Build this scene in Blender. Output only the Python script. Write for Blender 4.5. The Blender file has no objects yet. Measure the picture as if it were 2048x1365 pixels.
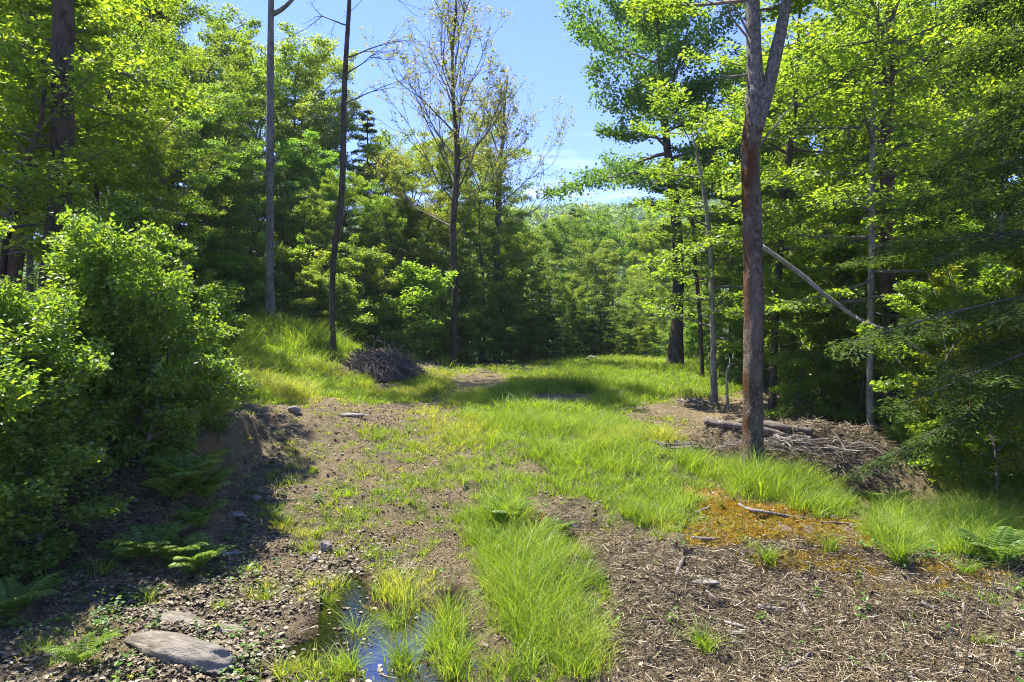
import bpy, math, numpy as np
from mathutils import Vector
R_ = math.radians
DENOISE = True
C = bpy.context.scene.collection
sc = bpy.context.scene

# ------------------------------------------------------------------ camera
CAMZ = 2.6
F = 1365.0
cam = bpy.data.cameras.new("camera"); cam.lens = 24.0; cam.sensor_width = 36.0
cam.clip_end = 3000; cam.clip_start = 0.05
camo = bpy.data.objects.new("camera", cam); C.objects.link(camo)
camo.location = (0, 0, CAMZ); camo.rotation_euler = (R_(90), 0, 0)
sc.camera = camo

# ------------------------------------------------------------------ light
SUN_AZ = R_(-58)      # measured from the view axis, negative = left
SUN_EL = R_(66)
sun_dir = Vector((math.sin(SUN_AZ)*math.cos(SUN_EL), math.cos(SUN_AZ)*math.cos(SUN_EL), math.sin(SUN_EL)))
w = bpy.data.worlds.new("World"); sc.world = w; w.use_nodes = True
nt = w.node_tree; nt.nodes.clear()
def N(nt, t, **k):
    n = nt.nodes.new(t)
    for a, b in k.items(): setattr(n, a, b)
    return n
sky = N(nt, 'ShaderNodeTexSky', sky_type='NISHITA', sun_disc=False)
sky.sun_elevation = SUN_EL; sky.sun_rotation = SUN_AZ
sky.air_density = 1.1; sky.dust_density = 0.1; sky.ozone_density = 2.5; sky.altitude = 300
tc = N(nt, 'ShaderNodeTexCoord')
mp = N(nt, 'ShaderNodeMapping'); mp.inputs['Scale'].default_value = (5, 5, 26)
cn = N(nt, 'ShaderNodeTexNoise'); cn.inputs['Scale'].default_value = 1.25; cn.inputs['Detail'].default_value = 9; cn.inputs['Roughness'].default_value = .62
cr = N(nt, 'ShaderNodeValToRGB'); cr.color_ramp.elements[0].position = .53; cr.color_ramp.elements[1].position = .72
sep = N(nt, 'ShaderNodeSeparateXYZ')
band = N(nt, 'ShaderNodeMapRange'); band.inputs[1].default_value = .30; band.inputs[2].default_value = .14; band.inputs[3].default_value = 0; band.inputs[4].default_value = .45
mul = N(nt, 'ShaderNodeMath', operation='MULTIPLY')
mixc = N(nt, 'ShaderNodeMixRGB'); mixc.inputs[2].default_value = (8.6, 8.9, 9.3, 1)
hs = N(nt, 'ShaderNodeMixRGB', blend_type='MULTIPLY'); hs.inputs[0].default_value = 1; hs.inputs[2].default_value = (.355, .415, .82, 1)
bg = N(nt, 'ShaderNodeBackground'); bg.inputs[1].default_value = .15
wo = N(nt, 'ShaderNodeOutputWorld')
L = nt.links.new
L(tc.outputs['Generated'], mp.inputs[0]); L(mp.outputs[0], cn.inputs[0]); L(cn.outputs[0], cr.inputs[0])
L(tc.outputs['Generated'], sep.inputs[0]); L(sep.outputs[2], band.inputs[0]); L(cr.outputs[0], mul.inputs[0]); L(band.outputs[0], mul.inputs[1])
L(sky.outputs[0], hs.inputs[1]); L(mul.outputs[0], mixc.inputs[0]); L(hs.outputs[0], mixc.inputs[1])
L(mixc.outputs[0], bg.inputs[0]); L(bg.outputs[0], wo.inputs[0])
sl = bpy.data.lights.new("sun", 'SUN'); sl.energy = 4.9; sl.angle = R_(.53); sl.color = (1, .94, .84)
so = bpy.data.objects.new("sun", sl); C.objects.link(so)
so.rotation_euler = (-sun_dir).to_track_quat('-Z', 'Y').to_euler()
sc.view_settings.view_transform = 'Standard'; sc.view_settings.look = 'None'
sc.view_settings.exposure = 1.7; sc.view_settings.gamma = 1
sc.render.engine = 'CYCLES'
cy = sc.cycles
cy.max_bounces = 9; cy.diffuse_bounces = 7; cy.glossy_bounces = 2; cy.transmission_bounces = 5; cy.transparent_max_bounces = 4
cy.sample_clamp_indirect = 6
cy.use_adaptive_sampling = True; cy.adaptive_threshold = .01; cy.use_denoising = DENOISE; cy.denoiser = 'OPENIMAGEDENOISE'; cy.denoising_prefilter = 'NONE'; cy.denoising_input_passes = 'RGB_ALBEDO_NORMAL'; cy.filter_width = 1.0; cy.pixel_filter_type = 'BLACKMAN_HARRIS'

# ------------------------------------------------------------------ numpy helpers
def rng(s): return np.random.default_rng(abs(int(s)))
def vnoise(p, seed=0):
    p = np.asarray(p, float); i = np.floor(p).astype(np.int64); f = p - i; f = f*f*(3-2*f)
    def h(a, b, c):
        n = (a*374761393 + b*668265263 + c*2147483647 + seed*1274126177) & 0xffffffff
        n = ((n ^ (n >> 13))*1274126177) & 0xffffffff
        n = ((n ^ (n >> 16))*2246822519) & 0xffffffff
        return ((n ^ (n >> 15)) & 0xffff)/32767.5 - 1
    x, y, z = i[..., 0], i[..., 1], i[..., 2]; fx, fy, fz = f[..., 0], f[..., 1], f[..., 2]
    r = 0
    for dx in (0, 1):
        for dy in (0, 1):
            for dz in (0, 1):
                r = r + h(x+dx, y+dy, z+dz)*(fx if dx else 1-fx)*(fy if dy else 1-fy)*(fz if dz else 1-fz)
    return r
def fbm2(x, y, scale, octs=4, seed=0, gain=.5):
    p = np.stack([x*scale, y*scale, np.zeros_like(x)+.37], -1); r = 0; a = 1; t = 0
    for k in range(octs):
        r = r + a*vnoise(p*2.03**k + 17.3*k, seed+k); t += a; a *= gain
    return r/t
def nrm(v): return v/np.maximum(np.linalg.norm(v, axis=-1, keepdims=True), 1e-9)
def P(px, py, Y): return np.array([(px-1024)/F*Y, Y, CAMZ + (682.5-py)/F*Y])

class MB:
    def __init__(s): s.v = []; s.f = []; s.n = 0; s.a = {'v': [], 't': []}; s.mi = []
    def add(s, verts, faces, v=None, t=None, mi=0):
        verts = np.asarray(verts, np.float32).reshape(-1, 3); k = len(verts)
        s.v.append(verts)
        faces = faces if isinstance(faces, list) else [faces]
        for f in faces:
            f = np.asarray(f, np.int64) + s.n; s.f.append(f); s.mi.append(np.full(len(f), mi))
        for nme, val in (('v', v), ('t', t)):
            s.a[nme].append(np.broadcast_to(np.asarray(0.5 if (val is None and nme == 'v') else (0. if val is None else val), np.float32), (k,)))
        s.n += k
    def build(s, name, mats, parent=None, smooth=False, mesh_only=False):
        me = bpy.data.meshes.new(name)
        V = np.concatenate(s.v).astype(np.float32); me.vertices.add(len(V)); me.vertices.foreach_set('co', V.ravel())
        lens = np.concatenate([np.full(len(f), f.shape[1]) for f in s.f]); idx = np.concatenate([f.ravel() for f in s.f])
        me.loops.add(len(idx)); me.loops.foreach_set('vertex_index', idx.astype(np.int32))
        me.polygons.add(len(lens)); st = np.concatenate([[0], np.cumsum(lens)[:-1]])
        me.polygons.foreach_set('loop_start', st.astype(np.int32))
        me.polygons.foreach_set('material_index', np.concatenate(s.mi).astype(np.int32))
        me.polygons.foreach_set('use_smooth', np.full(len(lens), smooth))
        for nme in ('v', 't'):
            at = me.attributes.new(nme, 'FLOAT', 'POINT'); at.data.foreach_set('value', np.concatenate(s.a[nme]).astype(np.float32))
        for m in (mats if isinstance(mats, (list, tuple)) else [mats]): me.materials.append(m)
        me.update(calc_edges=True)
        if mesh_only: return me
        return link(name, me, parent)
def link(name, data, parent=None):
    o = bpy.data.objects.new(name, data); C.objects.link(o)
    if parent is not None: o.parent = parent
    return o
def tag(o, label=None, cat=None, group=None, kind=None):
    if label: o['label'] = label
    if cat: o['category'] = cat
    if group: o['group'] = group
    if kind: o['kind'] = kind
    return o
def empty(name, loc=(0, 0, 0)):
    o = bpy.data.objects.new(name, None); C.objects.link(o); o.location = loc; o.empty_display_size = .2
    return o
def copy_tree(r):
    c = r.copy(); C.objects.link(c)
    for ch in [x for x in bpy.data.objects if x.parent == r]:
        d = ch.copy(); C.objects.link(d); d.parent = c
        for g in [x for x in bpy.data.objects if x.parent == ch]:
            e = g.copy(); C.objects.link(e); e.parent = d
    return c

def catmull(pts, per):
    p = np.asarray(pts, float)
    if len(p) < 3: return np.stack([p[0]+(p[-1]-p[0])*t for t in np.linspace(0, 1, per+1)])
    q = np.vstack([2*p[0]-p[1], p, 2*p[-1]-p[-2]]); out = []
    for i in range(1, len(q)-2):
        for t in np.arange(per)/per:
            a, b, c, d = q[i-1], q[i], q[i+1], q[i+2]
            out.append(.5*((2*b)+(-a+c)*t+(2*a-5*b+4*c-d)*t*t+(-a+3*b-3*c+d)*t**3))
    out.append(p[-1]); return np.array(out)
def tube(mb, pts, rad, sides=6, rough=0, seed=0, v=.5, t=0, cap=True, flat=1.0, mi=0, lobes=0):
    pts = np.asarray(pts, float); n = len(pts); rad = np.broadcast_to(np.asarray(rad, float), (n,))
    tg = nrm(np.gradient(pts, axis=0)); up = np.array([0, 0, 1.]) if abs(tg[0][2]) < .8 else np.array([1., 0, 0])
    a = np.cross(np.broadcast_to(up, tg.shape), tg)
    bad = np.linalg.norm(a, axis=1) < .2
    a[bad] = np.cross(tg[bad], [0, 1., 0]); a = nrm(a); b = np.cross(tg, a)
    th = np.arange(sides)/sides*2*np.pi
    rr = rad[:, None]*np.ones(sides)[None]
    if rough:
        q = np.stack([np.cos(th)[None]*1.6 + 0*rad[:, None], np.sin(th)[None]*1.6 + 0*rad[:, None], (np.arange(n)[:, None]*.45 + 0*th[None])], -1)
        rr = rr*(1+rough*vnoise(q+seed*3.1, seed)+rough*.5*vnoise(q*2.7, seed+5))
    if lobes: rr = rr*(1+lobes*np.exp(-np.arange(n)/2.2)[:, None]*(.6+np.cos(th*5+seed)[None]))
    V = pts[:, None]+rr[..., None]*(np.cos(th)[None, :, None]*a[:, None]+flat*np.sin(th)[None, :, None]*b[:, None])
    i = np.arange(n-1)[:, None]*sides; j = np.arange(sides)[None]; k = (j+1) % sides
    fs = [np.stack([i+j, i+k, i+sides+k, i+sides+j], -1).reshape(-1, 4)]
    if cap: fs.append(np.arange(sides)[None, ::-1]); fs.append((np.arange(sides)+(n-1)*sides)[None])
    mb.add(V.reshape(-1, 3), fs, v=v, t=t, mi=mi)

LEAF4 = (np.array([[0, 0, 0], [-.38, .42, .09], [0, 1, -.08], [.38, .42, .09]]), np.array([[0, 3, 2], [0, 2, 1]]))
LEAF7 = (np.array([[0, 0, 0], [-.25, .28, .06], [-.27, .58, .06], [0, 1, -.12], [.27, .58, .06], [.25, .28, .06], [0, .45, -.01]]),
         [np.array([[0, 5, 6], [0, 6, 1]]), np.array([[6, 5, 4, 3], [1, 6, 3, 2]])])
MAPLE = (np.array([[0, 0, 0], [-.36, .12, .04], [-.24, .36, .0], [-.5, .62, .05], [-.16, .62, 0], [0, 1, -.08], [.16, .62, 0], [.5, .62, .05], [.24, .36, 0], [.36, .12, .04]]),
         [np.array([[0, 9, 8], [0, 2, 1], [8, 7, 6], [2, 4, 3], [4, 6, 5]]), np.array([[0, 8, 6, 4]]), np.array([[0, 4, 2]])])
NEED = (np.array([[0, 0, 0], [-.17, .35, .02], [0, 1, -.05], [.17, .35, .02]]), np.array([[0, 3, 2, 1]]))
def scatter(mb, T, pos, d, nn, size, v, t=0, width=1.0, mi=0, zw=False):
    tv, tf = T; k = len(pos); d = nrm(d); s = nrm(np.cross(d, nn)); nn = np.cross(s, d)
    size = np.broadcast_to(size, (k,)); width = np.broadcast_to(width, (k,))
    V = pos[:, None]+size[:, None, None]*(tv[None, :, 0:1]*width[:, None, None]*s[:, None]+tv[None, :, 1:2]*d[:, None]+tv[None, :, 2:3]*(width[:, None, None] if zw else 1.)*nn[:, None])
    m = len(tv); off = (np.arange(k)*m)[:, None, None]
    fs = [(f[None]+off).reshape(-1, f.shape[1]) for f in (tf if isinstance(tf, list) else [tf])]
    mb.add(V.reshape(-1, 3), fs, v=np.repeat(np.broadcast_to(v, (k,)), m), t=np.repeat(np.broadcast_to(t, (k,)), m), mi=mi)

# ------------------------------------------------------------------ materials
def newmat(name):
    m = bpy.data.materials.new(name); m.use_nodes = True; m.node_tree.nodes.clear()
    return m, m.node_tree
def ramp(nt, fac, stops):
    r = N(nt, 'ShaderNodeValToRGB'); e = r.color_ramp.elements
    while len(e) < len(stops): e.new(.5)
    for i, (p, c) in enumerate(stops): e[i].position = p; e[i].color = (*c, 1)
    nt.links.new(fac, r.inputs[0]); return r.outputs[0]
def attr(nt, name): a = N(nt, 'ShaderNodeAttribute', attribute_name=name); return a.outputs['Fac']
def mixrgb(nt, f, a, b, bt='MIX'):
    m = N(nt, 'ShaderNodeMixRGB', blend_type=bt)
    for i, x in enumerate((f, a, b)):
        if hasattr(x, 'links'): nt.links.new(x, m.inputs[i])
        else: m.inputs[i].default_value = x if i == 0 else (*x, 1)
    return m.outputs[0]
def noise(nt, scale, detail=4, rough=.55, stretch=(1, 1, 1), coord='Object'):
    t = N(nt, 'ShaderNodeTexCoord'); m = N(nt, 'ShaderNodeMapping'); m.inputs['Scale'].default_value = stretch
    n = N(nt, 'ShaderNodeTexNoise'); n.inputs['Scale'].default_value = scale; n.inputs['Detail'].default_value = detail; n.inputs['Roughness'].default_value = rough
    nt.links.new(t.outputs[coord], m.inputs[0]); nt.links.new(m.outputs[0], n.inputs[0]); return n.outputs[0]
def leafmat(name, dark, mid, young, trans=.45, tmul=(2.2, 2.0, .8), rough=.42, spec=.4):
    m, nt = newmat(name); l = nt.links.new
    c = ramp(nt, attr(nt, 'v'), [(0, dark), (1, mid)])
    c = mixrgb(nt, attr(nt, 't'), c, young)
    oi = N(nt, 'ShaderNodeObjectInfo'); c = mixrgb(nt, 1., c, oi.outputs['Color'], 'MULTIPLY')
    pr = N(nt, 'ShaderNodeBsdfPrincipled'); l(c, pr.inputs['Base Color']); pr.inputs['Roughness'].default_value = rough; pr.inputs['Specular IOR Level'].default_value = spec
    tr = N(nt, 'ShaderNodeBsdfTranslucent'); l(mixrgb(nt, 1., c, tmul, 'MULTIPLY'), tr.inputs[0])
    mx = N(nt, 'ShaderNodeMixShader'); mx.inputs[0].default_value = trans
    l(pr.outputs[0], mx.inputs[1]); l(tr.outputs[0], mx.inputs[2])
    o = N(nt, 'ShaderNodeOutputMaterial'); l(mx.outputs[0], o.inputs[0]); return m
def barkmat(name, c0, c1, c2, scale=18, stretch=(1, 1, .22), bump=.6, moss=None, dist=.05):
    m, nt = newmat(name); l = nt.links.new
    n1 = noise(nt, scale, 6, .65, stretch); n2 = noise(nt, scale*.18, 3, .5, (1, 1, .5))
    c = ramp(nt, n1, [(.32, c0), (.52, c1), (.7, c2)])
    c = mixrgb(nt, ramp(nt, n2, [(.4, (0, 0, 0)), (.62, (.6, .6, .6))]), c, c2)
    if moss: c = mixrgb(nt, attr(nt, 'v'), c, ramp(nt, n1, [(.3, (.055, .05, .038)), (.5, (.16, .15, .12)), (.7, (.31, .295, .25))])); c = mixrgb(nt, attr(nt, 't'), c, moss)
    pr = N(nt, 'ShaderNodeBsdfPrincipled'); l(c, pr.inputs['Base Color']); pr.inputs['Roughness'].default_value = .9; pr.inputs['Specular IOR Level'].default_value = .15
    b = N(nt, 'ShaderNodeBump'); b.inputs['Strength'].default_value = bump; b.inputs['Distance'].default_value = dist; l(n1, b.inputs['Height']); l(b.outputs[0], pr.inputs['Normal'])
    o = N(nt, 'ShaderNodeOutputMaterial'); l(pr.outputs[0], o.inputs[0]); return m
def simple(name, stops, rough=.85, nscale=None, spec=.2):
    m, nt = newmat(name); l = nt.links.new
    c = ramp(nt, attr(nt, 'v') if nscale is None else noise(nt, nscale, 5, .6), stops)
    pr = N(nt, 'ShaderNodeBsdfPrincipled'); l(c, pr.inputs['Base Color']); pr.inputs['Roughness'].default_value = rough; pr.inputs['Specular IOR Level'].default_value = spec
    o = N(nt, 'ShaderNodeOutputMaterial'); l(pr.outputs[0], o.inputs[0]); return m

def wood(name, stops):
    m, nt = newmat(name); l = nt.links.new; c = ramp(nt, attr(nt, 'v'), stops); n1 = noise(nt, 38, 6, .7, (1, .6, .6)); n2 = noise(nt, 6, 4, .6)
    c = mixrgb(nt, 1., c, ramp(nt, n1, [(.33, (.28, .25, .22)), (.55, (1, 1, 1))]), 'MULTIPLY'); c = mixrgb(nt, ramp(nt, n2, [(.45, (0, 0, 0)), (.62, (.8, .8, .8))]), c, (.09, .07, .05))
    pr = N(nt, 'ShaderNodeBsdfPrincipled'); l(c, pr.inputs['Base Color']); pr.inputs['Roughness'].default_value = .9; pr.inputs['Specular IOR Level'].default_value = .15
    b = N(nt, 'ShaderNodeBump'); b.inputs['Strength'].default_value = .8; b.inputs['Distance'].default_value = .02; l(n1, b.inputs['Height']); l(b.outputs[0], pr.inputs['Normal'])
    o = N(nt, 'ShaderNodeOutputMaterial'); l(pr.outputs[0], o.inputs[0]); return m
M_BEECH = leafmat('beech_leaf', (.05, .105, .028), (.125, .205, .035), (.23, .28, .03), trans=.5, tmul=(3.1, 2.8, .8))
M_MAPLE = leafmat('maple_leaf', (.05, .10, .025), (.11, .20, .03), (.22, .30, .03), trans=.5, tmul=(2.9, 2.5, .8))
M_DARK = leafmat('oak_leaf', (.055, .12, .03), (.13, .225, .042), (.14, .2, .04), trans=.45, rough=.5, spec=.2, tmul=(2.4, 2.4, .9))
M_BUSH = leafmat('shrub_leaf', (.05, .115, .025), (.115, .205, .035), (.24, .28, .035), rough=.42, spec=.45, tmul=(2.8, 2.6, .8))
M_HEM = leafmat('hemlock_needle', (.022, .052, .018), (.055, .105, .025), (.14, .20, .025), trans=.4, rough=.7, spec=.12)
M_AUT = leafmat('sparse_leaf', (.07, .12, .03), (.15, .21, .04), (.30, .24, .04))
M_GRASS = leafmat('grass_blade', (.078, .15, .016), (.205, .305, .025), (.36, .33, .08), trans=.45, tmul=(2.25, 2.15, .7), rough=.5)
M_FERN = leafmat('fern_pinna', (.05, .12, .022), (.12, .22, .03), (.28, .32, .05), trans=.45)
M_BARK_D = barkmat('dark_furrowed_bark', (.014, .011, .007), (.052, .040, .027), (.12, .095, .066), 26, bump=.9)
M_BARK_G = barkmat('grey_bark', (.035, .033, .025), (.11, .103, .08), (.22, .21, .17), 22, (1, 1, .35), .7)
M_BARK_M = barkmat('mossy_maple_bark', (.025, .019, .012), (.105, .082, .054), (.24, .20, .145), 19, (1, 1, .6), 1., moss=(.10, .038, .008), dist=.09)
M_BARK_P = barkmat('pale_lichen_bark', (.05, .043, .03), (.17, .155, .12), (.34, .325, .27), 18, (1, 1, .6), .7)
M_BARK_R = barkmat('reddish_bark', (.022, .014, .009), (.085, .055, .036), (.16, .115, .08), 24)
M_TWIG = simple('twig_bark', [(0, (.09, .075, .062)), (1, (.2, .18, .155))])
M_DEADW = wood('weathered_wood', [(0, (.09, .072, .06)), (.6, (.21, .18, .15)), (1, (.36, .33, .29))])
M_LITTER = simple('dead_leaf', [(0, (.045, .032, .017)), (.45, (.13, .097, .054)), (.85, (.26, .21, .13)), (1, (.40, .345, .25))], rough=.6, spec=.4)
M_CHIP = simple('wood_chip', [(0, (.03, .021, .01)), (.55, (.135, .10, .052)), (.88, (.34, .28, .17)), (1, (.54, .47, .33))])
M_ROCK = barkmat('stone', (.07, .062, .052), (.16, .145, .12), (.27, .25, .215), 14, (1, 1, 1), .9)
M_LEDGE = barkmat('ledge_stone', (.06, .052, .04), (.17, .15, .115), (.28, .25, .195), 16, (.35, 1.6, 1), 1.)
M_MOSS = leafmat('golden_moss', (.22, .125, .015), (.44, .29, .02), (.30, .32, .03), trans=.2)

# ------------------------------------------------------------------ terrain
CP = [(-300,1365,5),(0,1365,5),(400,1365,5.1),(700,1365,5.35),(1024,1365,5.2),(1500,1365,5.),(2048,1365,4.9),(2400,1365,4.9),
 (-150,1150,6.7),(100,1150,6.9),(350,1150,7.1),(650,1150,7.35),(900,1150,7.2),(1250,1120,7.3),(1600,1120,7.5),(1930,1110,7.9),
 (150,1010,8.3),(330,960,9.3),(0,950,9),(640,1020,9.1),(800,1000,9.5),(1000,1010,9.3),(1300,1000,9.8),(1600,1040,9.3),(1820,1050,9.6),
 (500,950,10.4),(700,900,12.6),(1024,930,11.5),(1350,930,12),(1505,945,12.6),(900,850,15.5),(1300,850,17),(1150,850,16),(590,830,14),
 (250,760,14),(440,740,18),(430,665,27),(560,675,28),(700,705,29),(640,790,20),(760,745,28),(800,745,27),(850,750,27),(900,790,22),
 (1024,780,23),(1250,785,23.5),(1000,732,38),(900,728,36),(1200,722,38),(1350,736,30),(1450,742,28),(1430,815,20.5),(1545,838,19),(1700,868,18.5),
 (1775,908,17.3),(2048,900,18),(2100,990,13),(1930,1030,12.3),(2300,1000,12),(2400,860,24),(1700,780,28),(2000,760,36),(1950,1075,9.9),(2250,1090,9.6)]
W = [P(a, b, c) for a, b, c in CP]
W += [np.array(q, float) for q in [(0,-6,0),(-8,-5,.5),(8,-5,0),(-14,6,1.6),(-20,20,3.5),(-30,35,5),(-45,60,6),(-18,45,3.2),(-8,50,1.6),(0,48,.9),(10,50,.6),(25,48,0),(45,40,-1),(50,80,-4),
      (0,70,-3.5),(-20,75,-2),(20,75,-4),(0,110,-11),(-60,110,0),(60,120,-8),(-25,0,3),(25,0,-1),(-60,0,6),(60,0,-2),(0,-30,0),(12,8,-.8),(-50,-30,4),(50,-30,-2)]]
W = np.array(W)
def tps_fit(X, z, reg=.02):
    n = len(X); d = np.linalg.norm(X[:, None]-X[None], axis=-1); K = np.where(d > 0, d*d*np.log(d+1e-12), 0)+reg*np.eye(n)*np.maximum(1, X[:, 1])[None]
    Pm = np.c_[np.ones(n), X]; A = np.block([[K, Pm], [Pm.T, np.zeros((3, 3))]])
    return np.linalg.solve(A, np.r_[z, 0, 0, 0])
TW = tps_fit(W[:, :2], W[:, 2])
def smooth(a, b, x): t = np.clip((x-a)/(b-a), 0, 1); return t*t*(3-2*t)
def gauss(x, y, cx, cy_, rx, ry, rot=0):
    c, s = math.cos(rot), math.sin(rot); u = (x-cx)*c+(y-cy_)*s; v = -(x-cx)*s+(y-cy_)*c
    return np.exp(-((u/rx)**2+(v/ry)**2))
PUD = [(690, 1205, .19, .6, .1), (738, 1255, .22, .45, .0), (745, 1320, .24, .28, 0), (665, 1310, .24, .26, 0), (828, 1290, .15, .45, -.05), (905, 1205, .12, .25, 0), (922, 1290, .08, .2, 0)]
def H_raw(x, y):
    x = np.asarray(x, float); y = np.asarray(y, float); sh = x.shape; x = x.ravel(); y = y.ravel(); z = np.empty_like(x)
    for i in range(0, len(x), 60000):
        a, b = x[i:i+60000], y[i:i+60000]
        d2 = (a[:, None]-W[None, :, 0])**2+(b[:, None]-W[None, :, 1])**2
        z[i:i+60000] = (.5*d2*np.log(d2+1e-12))@TW[:len(W)]+TW[-3]+TW[-2]*a+TW[-1]*b
    far = smooth(95, 140, np.hypot(x, y)); z = z*(1-far) + far*(-9+0*z)
    # eroded bank below the shrubs
    bx = -4.9 - .2*(y-9)+ .12*np.sin(y*1.7) + .25*fbm2(x, y, 1.6, 3, 19)
    k = smooth(7.0, 9.0, y)*smooth(13.8, 11.5, y)
    cut = smooth(.35, -.1, x-(bx+.75+.1*np.sin(y*3.1)))
    z = z + k*(.62*cut-.18)*smooth(-9, -6, x)
    # mulch pile, soil mound, hummocks
    z = z + 1.0*gauss(x, y, 6.3, 14.0, 1.9, .8, -.15)*(1+.5*fbm2(x, y, 1.7, 3, 88))*(1) + .42*gauss(x, y, 7.2, 13.4, 1.0, .75, -.5) + .3*gauss(x, y, 4.4, 14.6, 1.0, .8)
    z = z + .27*gauss(x, y, .5, 8.5, .75, .4) + .26*gauss(x, y, 2.9, 7.6, 2.0, .55) + .22*gauss(x, y, 1.35, 6.6, .5, .7) + .16*gauss(x, y, 1.2, 17.5, 1.4, 1.1)
    z = z + .55*gauss(x, y, -5.3, 27.6, 1.5, 1.4)
    z = z + .5*gauss(x, y, -9.3, 27.5, 3.4, 1.8, -.1)
    # roughness
    r = fbm2(x, y, .45, 3, 3)*.09 + fbm2(x, y, 1.9, 3, 11)*.075
    near = smooth(26, 10, y)
    r = r + near*(np.abs(fbm2(x, y, 5., 3, 21))*.10 + fbm2(x, y, 17., 2, 33)*.034 + np.clip(fbm2(x, y, 2.6, 3, 41), 0, 1)*.16*smooth(-6, -2, x))
    z = z + r*(1+0*x)
    z = z + smooth(40, 90, y)*fbm2(x, y, .05, 3, 77)*2
    return z.reshape(sh)
def pix_ground0(px, py):
    X = (px-1024)/F; Z = (682.5-py)/F; ys = np.concatenate([np.arange(3.5, 20, .02), np.arange(20, 90, .08)])
    h = H_raw(X*ys, ys); zz = CAMZ+Z*ys; k = np.nonzero(zz <= h)[0]
    k = k[0] if len(k) else len(ys)-1
    return X*ys[k], ys[k], h[k]
# puddles: flat water at one level, ground dug below it
pts = [pix_ground0(p[0], p[1]) for p in PUD]
WATER = float(np.median([p[2] for p in pts]))+.0
def pudmask(x, y):
    m = 0
    for (px, py, rx, ry, rot), (cx, cy2, _) in zip(PUD, pts):
        m = np.maximum(m, gauss(x, y, cx, cy2, rx*1.25, ry*1.25, rot))
    return m
def H_fn(x, y):
    z = H_raw(x, y)
    near = gauss(x, y, -1.3, 6.1, 2.0, 1.7)
    z = z*(1-.85*near)+.85*near*(WATER+.035+.05*np.abs(fbm2(x, y, 5, 3, 8)))
    pm = pudmask(x, y); pm = pm+.35*fbm2(x, y, 4.5, 4, 91)*(pm > .03)
    return z-.10*smooth(.2, .8, pm)
def axis(segs):
    out = []
    for a, b, st in segs: out.append(np.arange(a, b, st))
    return np.concatenate(out+[[segs[-1][1]]])
gx = axis([(-900,-300,60),(-300,-60,12),(-60,-20,1.2),(-20,-9,.25),(-9,-5.5,.07),(-5.5,7,.03),(7,10,.06),(10,22,.2),(22,60,1.2),(60,300,12),(300,900,60)])
gy = axis([(-900,-60,60),(-60,-8,3),(-8,3.5,.4),(3.5,11,.028),(11,18,.055),(18,32,.14),(32,60,.45),(60,140,2.5),(140,1200,50)])
GX, GY = np.meshgrid(gx, gy); GZ = H_fn(GX, GY)
def H(x, y):
    x = np.asarray(x, float); y = np.asarray(y, float)
    i = np.clip(np.searchsorted(gx, x)-1, 0, len(gx)-2); j = np.clip(np.searchsorted(gy, y)-1, 0, len(gy)-2)
    u = np.clip((x-gx[i])/(gx[i+1]-gx[i]), 0, 1); v = np.clip((y-gy[j])/(gy[j+1]-gy[j]), 0, 1)
    return (GZ[j, i]*(1-u)+GZ[j, i+1]*u)*(1-v)+(GZ[j+1, i]*(1-u)+GZ[j+1, i+1]*u)*v
YS = np.concatenate([np.arange(3.5, 20, .01), np.arange(20, 90, .05)])
def G(px, py):
    """ground point seen at a photo pixel"""
    X = (px-1024)/F; Z = (682.5-py)/F; h = H(X*YS, YS); k = np.nonzero(CAMZ+Z*YS <= h)[0]; k = k[0] if len(k) else len(YS)-1
    return np.array([X*YS[k], YS[k], h[k]])
def proj(x, y, z): return 1024+F*x/y, 682.5-F*(z-CAMZ)/y

# surface zones, given where they lie on the ground (photo position of each patch -> ground)
def zone(px, py, lst):
    r = np.zeros_like(px)
    for cx, cy2, rx, ry, wgt in lst:
        d = ((px-cx)/rx)**2+((py-cy2)/ry)**2
        r = np.maximum(r, wgt*np.clip(1.25-d, 0, 1))
    return r
GR = [(1260,765,290,50,1),(1400,765,110,45,1),(1100,860,200,95,1),(1190,950,210,70,1),(1000,830,110,60,.8),(780,775,200,38,1),(620,755,90,45,1),
 (560,690,200,60,1),(500,730,130,50,1),(1100,1215,160,140,1),(1020,1080,110,110,.9),(1120,1320,110,60,.9),(970,990,110,110,.75),(810,1270,30,110,1),(905,1290,48,95,.9),(660,1200,45,60,.5),
 (620,1345,150,30,.8),(980,1350,120,40,.7),(1300,1010,130,75,.95),(1560,975,150,38,1),(1650,1015,90,30,1),(1800,1075,85,45,.8),(1980,1070,150,62,1),(1430,935,110,45,1),(1200,900,260,70,1),
 (680,1000,210,190,.46),(560,1100,160,120,.28),(700,870,220,50,.4),(450,790,70,60,.7),(540,1000,80,90,.35),(860,880,90,60,.6),(1400,1060,300,50,.3),(1700,1150,250,60,.22),(1950,1180,200,60,.45),(1850,1230,200,60,.25),
 (560,765,120,60,1),(1080,800,230,60,.9),(950,900,120,80,.7),(800,1010,160,200,.5),(760,880,260,70,.5),(640,1150,120,80,.3),(770,1200,40,60,.7),(300,1200,250,120,.22),(150,1300,250,100,.25),(1350,860,60,30,.7),(950,740,150,14,.6),(1150,720,200,14,1),(900,700,80,25,.7),(820,700,60,30,.8),(1250,720,300,20,1)]
BARE = [(1110,1035,75,40,.9),(1230,1120,120,45,.75),(1130,800,90,16,.95),(740,835,90,18,.8),(960,765,70,22,.8),(1390,860,60,22,.8),(1500,1230,330,110,1),(1600,885,230,70,1),(1420,815,60,20,.9),(1480,890,90,30,.9),(650,860,100,35,.6),(1330,900,40,14,.5),(770,770,45,20,.5),(1060,940,45,14,.6)]
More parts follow.
